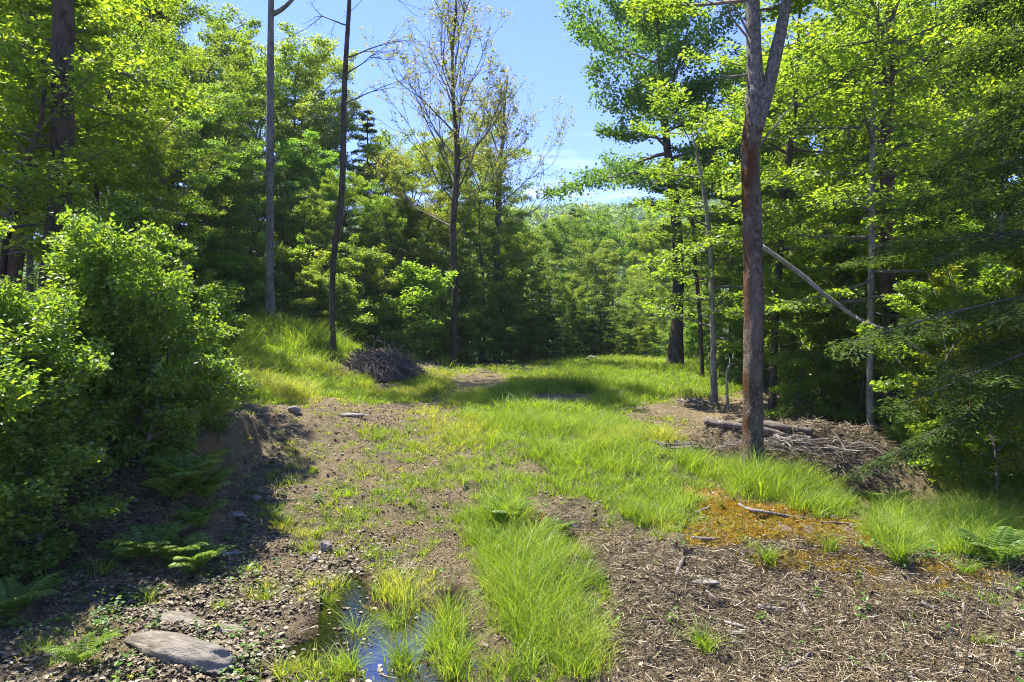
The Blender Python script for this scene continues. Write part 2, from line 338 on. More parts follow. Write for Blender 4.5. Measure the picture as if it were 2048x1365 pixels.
MOSS = [(1630,1122,130,20,1.25),(1570,1058,200,22,.95),(1500,1020,120,22,.8),(1810,1150,150,34,1.0),(1250+180,1080,60,14,.8),(1700,1075,110,22,.7),(1050,1055,60,35,.45),(1900,1150,120,30,.5),(1400,985,80,18,.6)]
def zones(x, y, z):
    ok = y > 1; yy = np.where(ok, y, 1); px, py = proj(x, yy, z); ok = ok*1.
    n = fbm2(x, y, 1.3, 4, 5); n2 = fbm2(x, y, 4.0, 3, 55)
    g = zone(px, py, GR); b = zone(px, py, BARE); m = zone(px, py, MOSS)
    patch = smooth(-.36, .10, n+.65*n2+(g-.5)*.9)
    dens = np.clip(g*patch*(1-b*1.1), 0, 1)*ok
    dens = np.where(pudmask(x, y) > .42, dens*.03, dens)
    return dens, np.clip(1.25*m*smooth(-.42, .02, n+.6*n2), 0, 1)*ok

mb = MB()
ny, nx = GX.shape
idx = np.arange(ny*nx).reshape(ny, nx)
Fq = np.stack([idx[:-1, :-1], idx[:-1, 1:], idx[1:, 1:], idx[1:, :-1]], -1).reshape(-1, 4)
DG, DM = zones(GX.ravel(), GY.ravel(), GZ.ravel())
mb.add(np.stack([GX, GY, GZ], -1), Fq, v=DG, t=DM)
def groundmat():
    m, nt = newmat('forest_soil'); l = nt.links.new
    n1 = noise(nt, 7, 8, .7); n2 = noise(nt, .9, 4, .5); n3 = noise(nt, 45, 4, .7)
    c = ramp(nt, n1, [(.3, (.06, .043, .02)), (.5, (.185, .142, .072)), (.68, (.34, .275, .155))])
    c = mixrgb(nt, ramp(nt, n3, [(.42, (0, 0, 0)), (.6, (.55, .55, .55))]), c, (.09, .062, .045))
    c = mixrgb(nt, ramp(nt, n2, [(.4, (0, 0, 0)), (.65, (.5, .5, .5))]), c, (.25, .19, .095))
    g = N(nt, 'ShaderNodeMath', operation='MULTIPLY'); l(attr(nt, 'v'), g.inputs[0]); g.inputs[1].default_value = .6
    c = mixrgb(nt, g.outputs[0], c, (.085, .11, .025))
    mm = N(nt, 'ShaderNodeMath', operation='MULTIPLY'); l(attr(nt, 't'), mm.inputs[0]); l(ramp(nt, n1, [(.2, (.7,)*3), (.42, (1.,)*3)]), mm.inputs[1])
    c = mixrgb(nt, mm.outputs[0], c, (.36, .19, .016))
    c = mixrgb(nt, attr(nt, 'w'), c, mixrgb(nt, 1., c, (.38, .34, .30), 'MULTIPLY')); rw_ = N(nt, 'ShaderNodeMapRange'); l(attr(nt, 'w'), rw_.inputs[0]); rw_.inputs[3].default_value = .85; rw_.inputs[4].default_value = .35
    pr = N(nt, 'ShaderNodeBsdfPrincipled'); l(c, pr.inputs['Base Color']); l(rw_.outputs[0], pr.inputs['Roughness']); pr.inputs['Specular IOR Level'].default_value = .25
    b = N(nt, 'ShaderNodeBump'); b.inputs['Strength'].default_value = 1.; b.inputs['Distance'].default_value = .07; l(n3, b.inputs['Height']); l(b.outputs[0], pr.inputs['Normal'])
    o = N(nt, 'ShaderNodeOutputMaterial'); l(pr.outputs[0], o.inputs[0]); return m
gr_ = tag(mb.build('ground', groundmat(), smooth=True), kind='structure')
gr_.data.attributes.new('w', 'FLOAT', 'POINT').data.foreach_set('value', smooth(.01, .3, pudmask(GX.ravel(), GY.ravel())).astype(np.float32))

# water sheets inside the dug hollows
m, nt = newmat('puddle_water'); pr = N(nt, 'ShaderNodeBsdfPrincipled')
pr.inputs['Base Color'].default_value = (.05, .03, .015, 1); pr.inputs['Roughness'].default_value = .03; pr.inputs['Specular IOR Level'].default_value = .9
pr.inputs['Alpha'].default_value = 1
b = N(nt, 'ShaderNodeBump'); b.inputs['Strength'].default_value = .05; b.inputs['Distance'].default_value = .02
nt.links.new(noise(nt, 30, 3), b.inputs['Height']); nt.links.new(b.outputs[0], pr.inputs['Normal'])
gl = N(nt, 'ShaderNodeBsdfGlass'); gl.inputs['IOR'].default_value = 1.33; gl.inputs['Roughness'].default_value = .02; gl.inputs[0].default_value = (.5, .36, .22, 1)
nt.links.new(b.outputs[0], gl.inputs['Normal'])
gs = N(nt, 'ShaderNodeBsdfGlossy'); gs.inputs['Roughness'].default_value = .04; gs.inputs[0].default_value = (.95, .95, 1, 1); nt.links.new(b.outputs[0], gs.inputs['Normal'])
mx = N(nt, 'ShaderNodeMixShader'); mx.inputs[0].default_value = .28; nt.links.new(gl.outputs[0], mx.inputs[1]); nt.links.new(gs.outputs[0], mx.inputs[2])
o = N(nt, 'ShaderNodeOutputMaterial'); nt.links.new(mx.outputs[0], o.inputs[0])
M_WATER = m
mb = MB(); mb.add([(-3.2, 4.6, WATER), (.3, 4.6, WATER), (.3, 7.6, WATER), (-3.2, 7.6, WATER)], np.array([[0, 1, 2, 3]]))
tag(mb.build('puddle_water', M_WATER), kind='structure')

# ------------------------------------------------------------------ trees
def spray(lf, A, B, wd, n, size, g, T, droop=.15, jit=.5, flat=.35, young=.0, vb=.5, puff=.035):
    """leaves laid along twigs A->B, in a roughly flat fan; arrays"""
    A = np.asarray(A); B = np.asarray(B); wd = np.asarray(wd); ln = np.linalg.norm(B-A, axis=1)
    pr_ = ln*wd+.03; k = g.choice(len(A), n, p=pr_/pr_.sum())
    s = g.random(n)**.8; a = A[k]; d = nrm(B[k]-a)
    up = np.array([0, 0, 1.]); side = nrm(np.cross(d, up)+1e-4); u = (g.random(n)*2-1); prof = np.sin(np.pi*np.clip(s*.8+.12, 0, 1))
    off = u*wd[k]*prof*ln[k]
    pos = a+(B[k]-a)*s[:, None]+side*off[:, None]; pos[:, 2] -= droop*np.abs(off)+.0; pos += g.normal(0, puff, (n, 3))
    ld = d*.6+side*np.sign(u)[:, None]*.8+g.normal(0, jit*.6, (n, 3)); ld[:, 2] -= .25*jit
    nn = up+g.normal(0, flat, (n, 3))
    sv = np.clip(vb+g.normal(0, .25, n), 0, 1)
    scatter(lf, T, pos, ld, nn, size*g.uniform(.5, 1.3, n), sv, np.clip(young*(.3+1.2*s)*g.random(n)*1.4, 0, 1))
def branchline(p, d, L_, g, n=6, bend=(0, 0, .0), wob=.12):
    pts_ = [np.array(p, float)]; d = np.array(d, float)
    for i in range(n):
        d = nrm(d+np.array(bend)/n+g.normal(0, wob, 3)/math.sqrt(n)); pts_.append(pts_[-1]+d*L_/n)
    return np.array(pts_)
def grow(name, seed, path, rad, mats, crown=None, sides=10, per=5, rough=.06, bare=None, T=LEAF4, root=None, mossy=0, flare=.25):
    """thing > trunk (with limbs), crown (leaves). path in local coordinates, base at 0"""
    g = rng(seed); wood = MB(); lf = MB(); tw = MB()
    path = catmull(path, per); rad = np.interp(np.linspace(0, 1, len(path)), np.linspace(0, 1, len(rad)), rad)
    hh = path[:, 2]-path[0, 2]; rad = rad*(1+flare*np.exp(-hh/ (rad[0]*2.2)))
    tube(wood, path, rad, sides, rough, seed, t=0, lobes=.12 if flare > .3 else 0)
    A = []; B = []; Wd = []
    Ht = path[-1, 2]
    def trunk_at(z):
        k = np.clip(np.searchsorted(path[:, 2], z), 1, len(path)-1); a, b_ = path[k-1], path[k]; t_ = np.clip((z-a[2])/max(b_[2]-a[2], 1e-6), 0, 1); return a+(b_-a)*t_, rad[k]
    if crown:
        c = dict(z0=.3*Ht, z1=Ht, R=3, nb=28, el=(5, 45), prof='round', sub=7, size=.1, n=20000, droop=.15, flat=.35, jit=.5, young=.1, wd=.33, bend=.0, subl=.42, vb=.5, lv=.23, puff=.04, up=.05, az=None, azw=None)
        c.update(crown)
        for i in range(c['nb']):
            u = (i+g.random())/c['nb']; z = c['z0']+(c['z1']-c['z0'])*u; p, rr = trunk_at(z)
            az = i*2.39996+g.normal(0, .3)
            if c['az'] is not None: az = c['az']+g.uniform(-1, 1)*c['azw']
            el = R_(c['el'][0]+(c['el'][1]-c['el'][0])*u+g.normal(0, 9))
            pf = {'round': math.sin(math.pi*(u*.84+.14))**.6, 'cone': (1-u)**.75*.95+.06, 'flat': 1., 'top': min(1, .5+u*4)*(1.02-u)**.35, 'vase': .35+.65*u}[c['prof']]
            Lb = c['R']*pf*g.uniform(1.1-2*c['lv'], 1.1)
            d = (math.cos(az)*math.cos(el), math.sin(az)*math.cos(el), math.sin(el))
            bl = branchline(p, d, Lb, g, 6, (0, 0, c['bend']))
            r0 = min(rr*.55, .016*Lb+.008); tube(tw, bl, np.linspace(r0, .006, 7), 4, cap=False, v=g.uniform(.1, .6))
            for k in range(c['sub']):
                s = .22+.78*(k+g.random()*.7)/c['sub']; f = s*6; j = min(int(f), 5); q = bl[j]+(bl[j+1]-bl[j])*(f-j)
                dd = nrm(bl[j+1]-bl[j]); sd = nrm(np.cross(dd, [0, 0, 1.])+1e-4)*(1 if k % 2 else -1)
                ang = g.uniform(.6, 1.1); sdir = nrm(dd*math.cos(ang)+sd*math.sin(ang)+np.array([0, 0, g.normal(c['up'], .12+c['up'])]))
                sL = Lb*c['subl']*(1.15-s)*g.uniform(.7, 1.2)+.22*min(1, Lb)
                e = q+sdir*sL; A.append(q); B.append(e); Wd.append(c['wd'])
                tube(tw, [q, (q+e)/2+[0, 0, .02*sL], e], [max(.004, r0*.35), .004, .002], 3, cap=False, v=g.uniform(.1, .7))
            A.append(bl[3]); B.append(bl[6]+(bl[6]-bl[5])*.4); Wd.append(c['wd'])
        spray(lf, A, B, Wd, c['n'], c['size'], g, T, c['droop'], c['jit'], c['flat'], c['young'], c['vb'], c['puff'])
    if bare: bare(tw, lf, g, trunk_at)
    r = root or empty(name)
    wood.build('trunk', mats[0], r, smooth=True)
    if tw.n: tw.build('branches', mats[1], r)
    if lf.n: lf.build('crown', mats[2], r)
    return r
def tracepath(pts_, Y, dY=0):
    """trunk traced in the photo at its own distance -> local path + base location"""
    w_ = np.array([P(a, b_, Y+dY*i) for i, (a, b_) in enumerate(pts_)]); return w_
def place(r, x, y, rz=0, s=1, sink=.08, col=None):
    r.location = (x, y, float(H(x, y))-sink); r.rotation_euler = (0, 0, rz); r.scale = (s, s, s)
    if col is not None:
        for ch in r.children_recursive:
            if ch.name.startswith(('crown', 'fronds')): ch.color = (*col, 1)
def traced(name, label, Y, pts_, widths, mats, seed, crown=None, bare=None, T=LEAF4, group=None, top=None, sink=.15, **kw):
    w_ = tracepath(pts_, Y); base = w_[0].copy(); base[2] = float(H(base[0], base[1]))-sink
    if top is not None: w_ = np.vstack([w_, w_[-1]+(w_[-1]-w_[-2])/np.linalg.norm(w_[-1]-w_[-2])*top])
    if w_[0][2] > base[2]+.02: w_ = np.vstack([base, w_]) if w_[0][2] > base[2]+.6 else np.vstack([[*w_[0][:2], base[2]], w_[1:]])
    base = w_[0].copy()
    rad = [x/F*Y/2 for x in widths]
    r = grow(name, seed, w_-base, rad, mats, crown, bare=bare, T=T, **kw); r.location = base
    tag(r, label, 'tree', group); return r

TW_ = M_TWIG
def fork(tw, lf, g, p, d, Lr, r, depth, up=.25, spread=.55, leaves=None, ratio=.78, kids=(2, 3)):
    if leaves is not None and depth < 2 and g.random() < .5: leaves.append((p, np.array(p)+np.array(d)*Lr))
    bl = branchline(p, d, Lr, g, 4, (0, 0, up), .16)
    tube(tw, bl, np.linspace(r, r*.55, 5), 4 if r > .02 else 3, cap=False, v=g.uniform(.05, .6))
    if depth <= 0:
        if leaves: leaves.append((bl[1], bl[4]))
        return
    e = bl[-1]; dd = nrm(bl[-1]-bl[-2])
    for k in range(g.integers(kids[0], kids[1]+1)):
        q = nrm(dd+g.normal(0, spread, 3)*[1, 1, .7]); fork(tw, lf, g, e, q, Lr*ratio*g.uniform(.75, 1.15), r*.52, depth-1, up, spread, leaves, ratio, kids)
    q = nrm(dd+g.normal(0, spread*1.3, 3)); fork(tw, lf, g, bl[2], q, Lr*.6, r*.45, max(0, depth-2), up, spread, leaves, ratio, kids)

# ================================================================== named trees, traced where they stand
# the mossy forked maple in the clearing
traced('forked_tree', 'forked maple with reddish moss on bark, nearest trunk, standing by the mulch heap', 12.5,
       [(1505, 955), (1506, 800), (1507, 600), (1504, 420), (1500, 300), (1510, 215), (1508, 100), (1503, -40), (1496, -260), (1490, -520)],
       [41, 37, 37, 36, 36, 38, 28, 27, 23, 15], [M_BARK_M, TW_, M_MAPLE], 11, sides=28, per=16, rough=.13, flare=.4,
       crown=dict(z0=8.6, z1=13.5, R=3.4, nb=20, el=(10, 60), n=14000, size=.10, young=.3))
forked = bpy.data.objects['forked_tree']
tr = [c for c in forked.children if c.name.startswith('trunk')][0]
def paint_moss(o, f):
    me = o.data; co = np.empty(len(me.vertices)*3, np.float32); me.vertices.foreach_get('co', co); co = co.reshape(-1, 3)
    me.attributes['t'].data.foreach_set('value', f(co).astype(np.float32))
def mf(co):
    n = fbm2(co[:, 0]*3, co[:, 2], 2.2, 3, 4); cx = np.interp(co[:, 2], [0, 3, 6, 13], [0, .0, -.02, -.1])
    left = smooth(.02, -.16, co[:, 0]-cx+.12*n); hgt = smooth(.4, 1.2, co[:, 2])*smooth(7.6, 6.6, co[:, 2])
    return np.clip((left*smooth(-.45, .25, n)*1.0+.9*np.exp(-((co[:, 2]-5.9)/.45)**2)*smooth(-.2, .2, n)*smooth(.12, -.05, co[:, 0]-cx))*hgt, 0, .95)
paint_moss(tr, mf)
me = tr.data; co = np.empty(len(me.vertices)*3, np.float32); me.vertices.foreach_get('co', co); co = co.reshape(-1, 3)
me.attributes['v'].data.foreach_set('value', np.clip(smooth(5.9, 7.0, co[:, 2]+.6*vnoise(co*3))*.9+.12, 0, 1).astype(np.float32))
mb = MB(); q = np.array([P(a, b, 12.45) for a, b in [(1514, 262), (1522, 225), (1533, 190), (1549, 120), (1564, 50), (1574, -10), (1590, -140), (1630, -330)]])-np.array(forked.location)
q = catmull(q, 8); tube(mb, q, np.interp(np.linspace(0, 1, len(q)), [0, .2, .5, 1], [.11, .13, .11, .06]), 14, .07, 7, v=.9, t=0)
lb = mb.build('limb', M_BARK_M, forked, smooth=True)
mb = MB(); g = rng(5)     # small bare branches on the left of the fork
for a in ([(1500, 80), (1482, 60), (1462, 30), (1458, -10), (1440, -40)], [(1500, 75), (1478, 30), (1466, 10), (1430, 0)], [(1492, 150), (1450, 155), (1420, 160)], [(1512, 300), (1560, 240), (1600, 190)]):
    q = np.array([P(x, y, 12.5) for x, y in a])-np.array(forked.location); q = catmull(q, 4); mb = MB(); tube(mb, q, np.linspace(.025, .006, len(q)), 5, cap=False); mb.build('bare_branch', TW_, forked)

def bare_fan(levels, zr, L0, up, spread, leafn, lsize, young, az=None, vary=.3, r0=.05, seed=0, depth=3, el=(35, 65), ratio=.78):
    def f(tw, lf, g, at):
        lv = []
        for i in range(levels):
            u = (i+g.random())/levels; z = zr[0]+(zr[1]-zr[0])*u; p, rr = at(z); a = i*2.4+g.normal(0, .3)
            if az is not None: a = az[i % len(az)]+g.normal(0, .2)
            e_ = R_(el[0]+(el[1]-el[0])*u+g.normal(0, 6))
            fork(tw, lf, g, p, (math.cos(a)*math.cos(e_), math.sin(a)*math.cos(e_), math.sin(e_)), L0*(1-.35*u)*g.uniform(.8, 1.2), min(r0, rr*.7), depth, up, spread, lv, ratio)
        if leafn and lv:
            A = np.array([a for a, b in lv]); B = np.array([b for a, b in lv]); keep = vnoise(A*.35, 3) > -.9; A = A[keep]; B = B[keep]
            if len(A): spray(lf, A, B, np.full(len(A), .25), leafn, lsize, g, LEAF4, .1, .6, .5, young)
    return f

# left edge
traced('big_dark_tree', 'thick dark furrowed trunk rising out of the shrubs, largest trunk on the left', 12,
       [(104, 760), (108, 560), (118, 430), (124, 300), (125, 150), (127, 20), (128, -200), (130, -500)], [56, 48, 43, 41, 40, 38, 34, 20],
       [M_BARK_D, TW_, M_MAPLE], 21, sides=14, per=7, rough=.08,
       crown=dict(z0=4.6, z1=8.2, R=2.3, nb=22, sub=8, el=(-8, 30), n=10000, size=.11, young=.5, prof='flat', flat=.6, vb=.7, wd=.45, lv=.4, az=2.2, azw=1.7))
traced('background_trunk_tree', 'brownish straight trunk behind the thick dark one at the far left', 15.5,
       [(18, 640), (38, 420), (48, 250), (62, 100), (70, -60), (80, -400)], [34, 32, 34, 34, 32, 18], [M_BARK_R, TW_, M_MAPLE], 22,
       crown=dict(z0=2.6, z1=9, R=3.4, nb=44, sub=9, el=(-5, 35), n=34000, size=.13, young=.5, prof='flat', flat=.6, vb=.7, wd=.45, lv=.4))
traced('leaning_sapling', 'thin leaning trunk low at the left edge among shrubs', 11.5, [(2, 700), (8, 520), (28, 420), (52, 330), (80, 250), (90, 180)], [15, 14, 13, 12, 9, 6],
       [M_BARK_D, TW_, M_BEECH], 23, crown=dict(z0=2.5, z1=5.5, R=2.2, nb=18, n=7000, size=.1, young=.35))
# tall pale trunk, left of centre
traced('tall_slender_tree', 'tall straight grey trunk with small fork at the top, left of centre', 28,
       [(541, 662), (540, 500), (540, 300), (541, 150), (542, 20), (546, -150), (548, -330)], [19, 15, 15, 14, 12, 9, 5], [M_BARK_G, TW_, M_DARK], 24, sides=9, flare=.2,
       crown=dict(z0=17.5, z1=24, R=6.0, nb=32, el=(0, 50), n=9000, size=.16, prof='round'))
o = bpy.data.objects['tall_slender_tree']; mb = MB()
q = catmull(np.array([P(x, y, 28) for x, y in [(542, 30), (556, 24), (570, 14), (588, -6), (600, -40), (620, -90)]])-np.array(o.location), 4); tube(mb, q, np.linspace(.11, .05, len(q)), 6); mb.build('limb', M_BARK_G, o, smooth=True)
traced('curved_dark_tree', 'thin dark curving trunk with sparse dead branches against the sky', 26,
       [(667, 690), (664, 600), (669, 500), (681, 420), (686, 330), (688, 200), (693, 100), (698, 20), (702, -80), (712, -240)], [15, 12, 12, 12, 12, 12, 10, 9, 7, 3], [M_BARK_D, TW_, M_AUT], 25, sides=8, crown=dict(z0=16.2, z1=20, R=3.6, nb=26, sub=8, el=(0, 40), n=15000, size=.15, jit=1, flat=.9, prof='round'),
       bare=bare_fan(6, (9, 15), 1.6, -.05, .5, 0, .1, .3, az=[0, -.5, .4, 3.1], el=(10, 30), r0=.035, depth=3))
traced('bare_fan_tree', 'tall half-bare tree whose fine branches fan out against the sky', 36,
       [(908, 640), (910, 560), (906, 450), (915, 330), (911, 250), (906, 190), (905, 100), (912, 20), (905, -40)], [14, 13, 13, 14, 11, 8, 6, 5, 2], [M_BARK_D, TW_, M_AUT], 26, sides=8,
       bare=bare_fan(22, (6.5, 17), 2.9, .38, .34, 8000, .13, .45, r0=.055, depth=4, el=(28, 66), ratio=.72))
traced('forked_bare_tree', 'smaller half-bare forked tree right of the fan-shaped bare one', 44,
       [(991, 600), (994, 480), (997, 390), (1000, 330), (1006, 270), (1010, 200), (1016, 150)], [11, 11, 13, 10, 7, 5, 3], [M_BARK_G, TW_, M_AUT], 27, sides=8,
       bare=bare_fan(15, (8, 14.5), 2.6, .4, .36, 6000, .14, .35, r0=.05, depth=4, el=(30, 65), ratio=.7))
# right of centre
traced('blue_green_oak', 'large tree with dense dark blue-green crown and buttressed trunk at the meadow edge', 30,
       [(1350, 738), (1354, 640), (1357, 540), (1352, 440), (1344, 370), (1335, 300), (1325, 200), (1320, 90), (1318, -20), (1316, -140)], [29, 24, 22, 21, 18, 16, 14, 11, 8, 4],
       [M_BARK_D, TW_, M_DARK], 28, sides=12, flare=.45,
       crown=dict(z0=7.8, z1=19, R=6.7, nb=44, sub=12, el=(0, 62), bend=.2, n=52000, size=.15, prof='top', jit=1.3, flat=1.2, droop=.35, wd=.4, young=.03, subl=.36, vb=.5, lv=.4, puff=.13, up=.15))
traced('slim_grey_tree', 'slim grey trunk with flat tiers of pale leaves, left of the mossy forked one', 21,
       [(1429, 815), (1426, 700), (1424, 600), (1420, 500), (1410, 400), (1398, 330), (1385, 270)], [15, 12, 11, 10, 9, 7, 4], [M_BARK_P, TW_, M_MAPLE], 29, sides=8,
       crown=dict(z0=2.2, z1=9.5, R=2.5, nb=26, sub=6, el=(-5, 25), n=9000, size=.12, young=.2, flat=.4, prof='flat', vb=.7))
traced('background_slim_tree', 'thin dark trunk between the buttressed oak and the slim grey one', 26,
       [(1404, 735), (1400, 640), (1392, 540), (1386, 450), (1380, 400)], [10, 9, 8, 8, 5], [M_BARK_D, TW_, M_MAPLE], 30, sides=7,
       crown=dict(z0=4, z1=9, R=2.6, nb=20, n=9000, size=.13, young=.15))
traced('curving_dark_tree', 'dark wavy trunk just right of and behind the mossy forked maple', 19.5,
       [(1544, 850), (1546, 760), (1552, 600), (1563, 480), (1566, 400), (1580, 300), (1590, 210), (1596, 100), (1600, 0)], [19, 15, 15, 14, 13, 13, 10, 7, 5], [M_BARK_D, TW_, M_MAPLE], 31, sides=8,
       crown=dict(z0=4.8, z1=12.5, R=3.4, nb=34, sub=7, el=(-5, 35), n=18000, size=.115, young=.35, flat=.6, prof='flat', vb=.75))
traced('pale_slim_tree', 'slender pale lichened trunk directly left of the thick reddish trunk', 17,
       [(1742, 905), (1740, 780), (1741, 660), (1743, 500), (1744, 380), (1746, 240), (1752, 120), (1756, 0)], [17, 13, 13, 12, 11, 10, 7, 5], [M_BARK_P, TW_, M_MAPLE], 32, sides=9,
       crown=dict(z0=3.6, z1=11, R=3.4, nb=36, sub=7, el=(-10, 25), n=18000, size=.115, young=.4, flat=.55, prof='flat', vb=.85))
traced('reddish_trunk_tree', 'thick reddish-brown trunk behind the fallen log on the right', 17.8,
       [(1776, 925), (1776, 780), (1775, 640), (1776, 500), (1775, 380), (1776, 250), (1777, 130), (1782, -20), (1790, -250)], [36, 31, 29, 27, 26, 25, 22, 17, 8], [M_BARK_R, TW_, M_MAPLE], 33, sides=12,
       crown=dict(z0=5.5, z1=15, R=4.2, nb=38, sub=8, el=(-5, 45), n=15000, size=.12, young=.4, flat=.6, prof='flat', vb=.8, wd=.5, lv=.4))
for i, (pts_, wds, Y, lab, col) in enumerate([
        ([(1888, 880), (1887, 640), (1886, 480), (1884, 200), (1880, 0)], [15, 14, 14, 12, 6], 24, 'straight dark trunk half hidden behind hemlock boughs', 0),
        ([(1918, 870), (1920, 640), (1921, 480), (1921, 200), (1925, 20)], [12, 11, 10, 9, 5], 28, 'thin grey trunk right beside a straight dark one behind the hemlock', 1),
        ([(1640, 800), (1643, 640), (1650, 400), (1652, 200), (1650, 60)], [9, 9, 8, 7, 4], 29, 'thin trunk in the leafy wood above the fallen log', 0),
        ([(1460, 760), (1462, 600), (1466, 400), (1470, 260)], [8, 8, 7, 4], 31, 'thin trunk left behind the mossy forked maple', 1),
        ([(1715, 800), (1716, 600), (1712, 400), (1706, 200), (1700, 60)], [9, 8, 8, 6, 3], 33, 'thin trunk far behind the pale lichened one', 0)]):
    traced('forest_tree', lab, Y, pts_, wds, [M_BARK_G if col else M_BARK_D, TW_, M_MAPLE], 60+i, sides=7,
           crown=dict(z0=4, z1=14, R=4.0, nb=30, sub=7, el=(-5, 40), n=20000, size=.14, young=.25, flat=.5, prof='flat', vb=.7))

# ------------------------------------------------------------------ conifer builder
def conifer(name, seed, Ht, r0, R, nb, mats, n=20000, size=.12, z0=.08, T=NEED, sub=8, root=None, az=None, azw=None, droop=(-22, 12), curl=-.15, rw=1.0, lean=0):
    g = rng(seed); wood = MB(); tw = MB(); lf = MB()
    path = catmull([(0, 0, 0), (g.normal(0, .1), g.normal(0, .1), Ht*.5), (lean, 0, Ht)], 8); tube(wood, path, np.linspace(r0, .02, len(path))*(1+.3*np.exp(-np.arange(len(path))*1.)), 9, .05, seed)
    A = []; B = []; Wd = []
    for i in range(nb):
        u = (i+g.random()*.6)/nb; z = Ht*(z0+(1-z0)*u); a = i*2.39996+g.normal(0, .25) if az is None else az+g.uniform(-1, 1)*azw
        el = R_(droop[0]+(droop[1]-droop[0])*u+g.normal(0, 6)); Lb = (R*(1-u)**.8+.15)*g.uniform(.7, 1.15)
        x = np.interp(z, path[:, 2], path[:, 0]); y = np.interp(z, path[:, 2], path[:, 1])
        bl = branchline((x, y, z), (math.cos(a)*math.cos(el), math.sin(a)*math.cos(el), math.sin(el)), Lb, g, 6, (0, 0, curl), .08)
        tube(tw, bl, np.linspace(.0045*Lb+.005, .003, 7), 4, cap=False, v=.2)
        for k in range(sub):
            s = .15+.85*(k+g.random()*.5)/sub; f = s*6; j = min(int(f), 5); q = bl[j]+(bl[j+1]-bl[j])*(f-j); dd = nrm(bl[j+1]-bl[j]); sd = nrm(np.cross(dd, [0, 0, 1.]))*(1 if k % 2 else -1)
            an = g.uniform(.7, 1.1); sL = Lb*.42*(1.2-s)*g.uniform(.7, 1.2)+.12; sdir = nrm(dd*math.cos(an)+sd*math.sin(an)+[0, 0, -.12+g.normal(0, .08)])
            A.append(q); B.append(q+sdir*sL); Wd.append(.3)
            tube(tw, [q, q+sdir*sL], [.006, .002], 3, cap=False, v=.1)
        A.append(bl[3]); B.append(bl[6]+(bl[6]-bl[5])*.3); Wd.append(.22)
    spray(lf, A, B, np.array(Wd), n, size, g, T, .35, .35, .35, .25, .45)
    r = root or empty(name); wood.build('trunk', mats[0], r, smooth=True); tw.build('branches', mats[1], r); lf.build('crown', mats[2], r)
    return r
# the hemlock whose boughs hang in from the right
r = conifer('hemlock_tree', 41, 15, .22, 4.3, 96, [M_BARK_D, TW_, M_HEM], n=230000, size=.085, sub=15, droop=(-12, 14), curl=-.15, z0=.2)
place(r, 9.3, 9.8); tag(r, 'large dark hemlock with drooping boughs at the right edge, nearest conifer', 'tree')

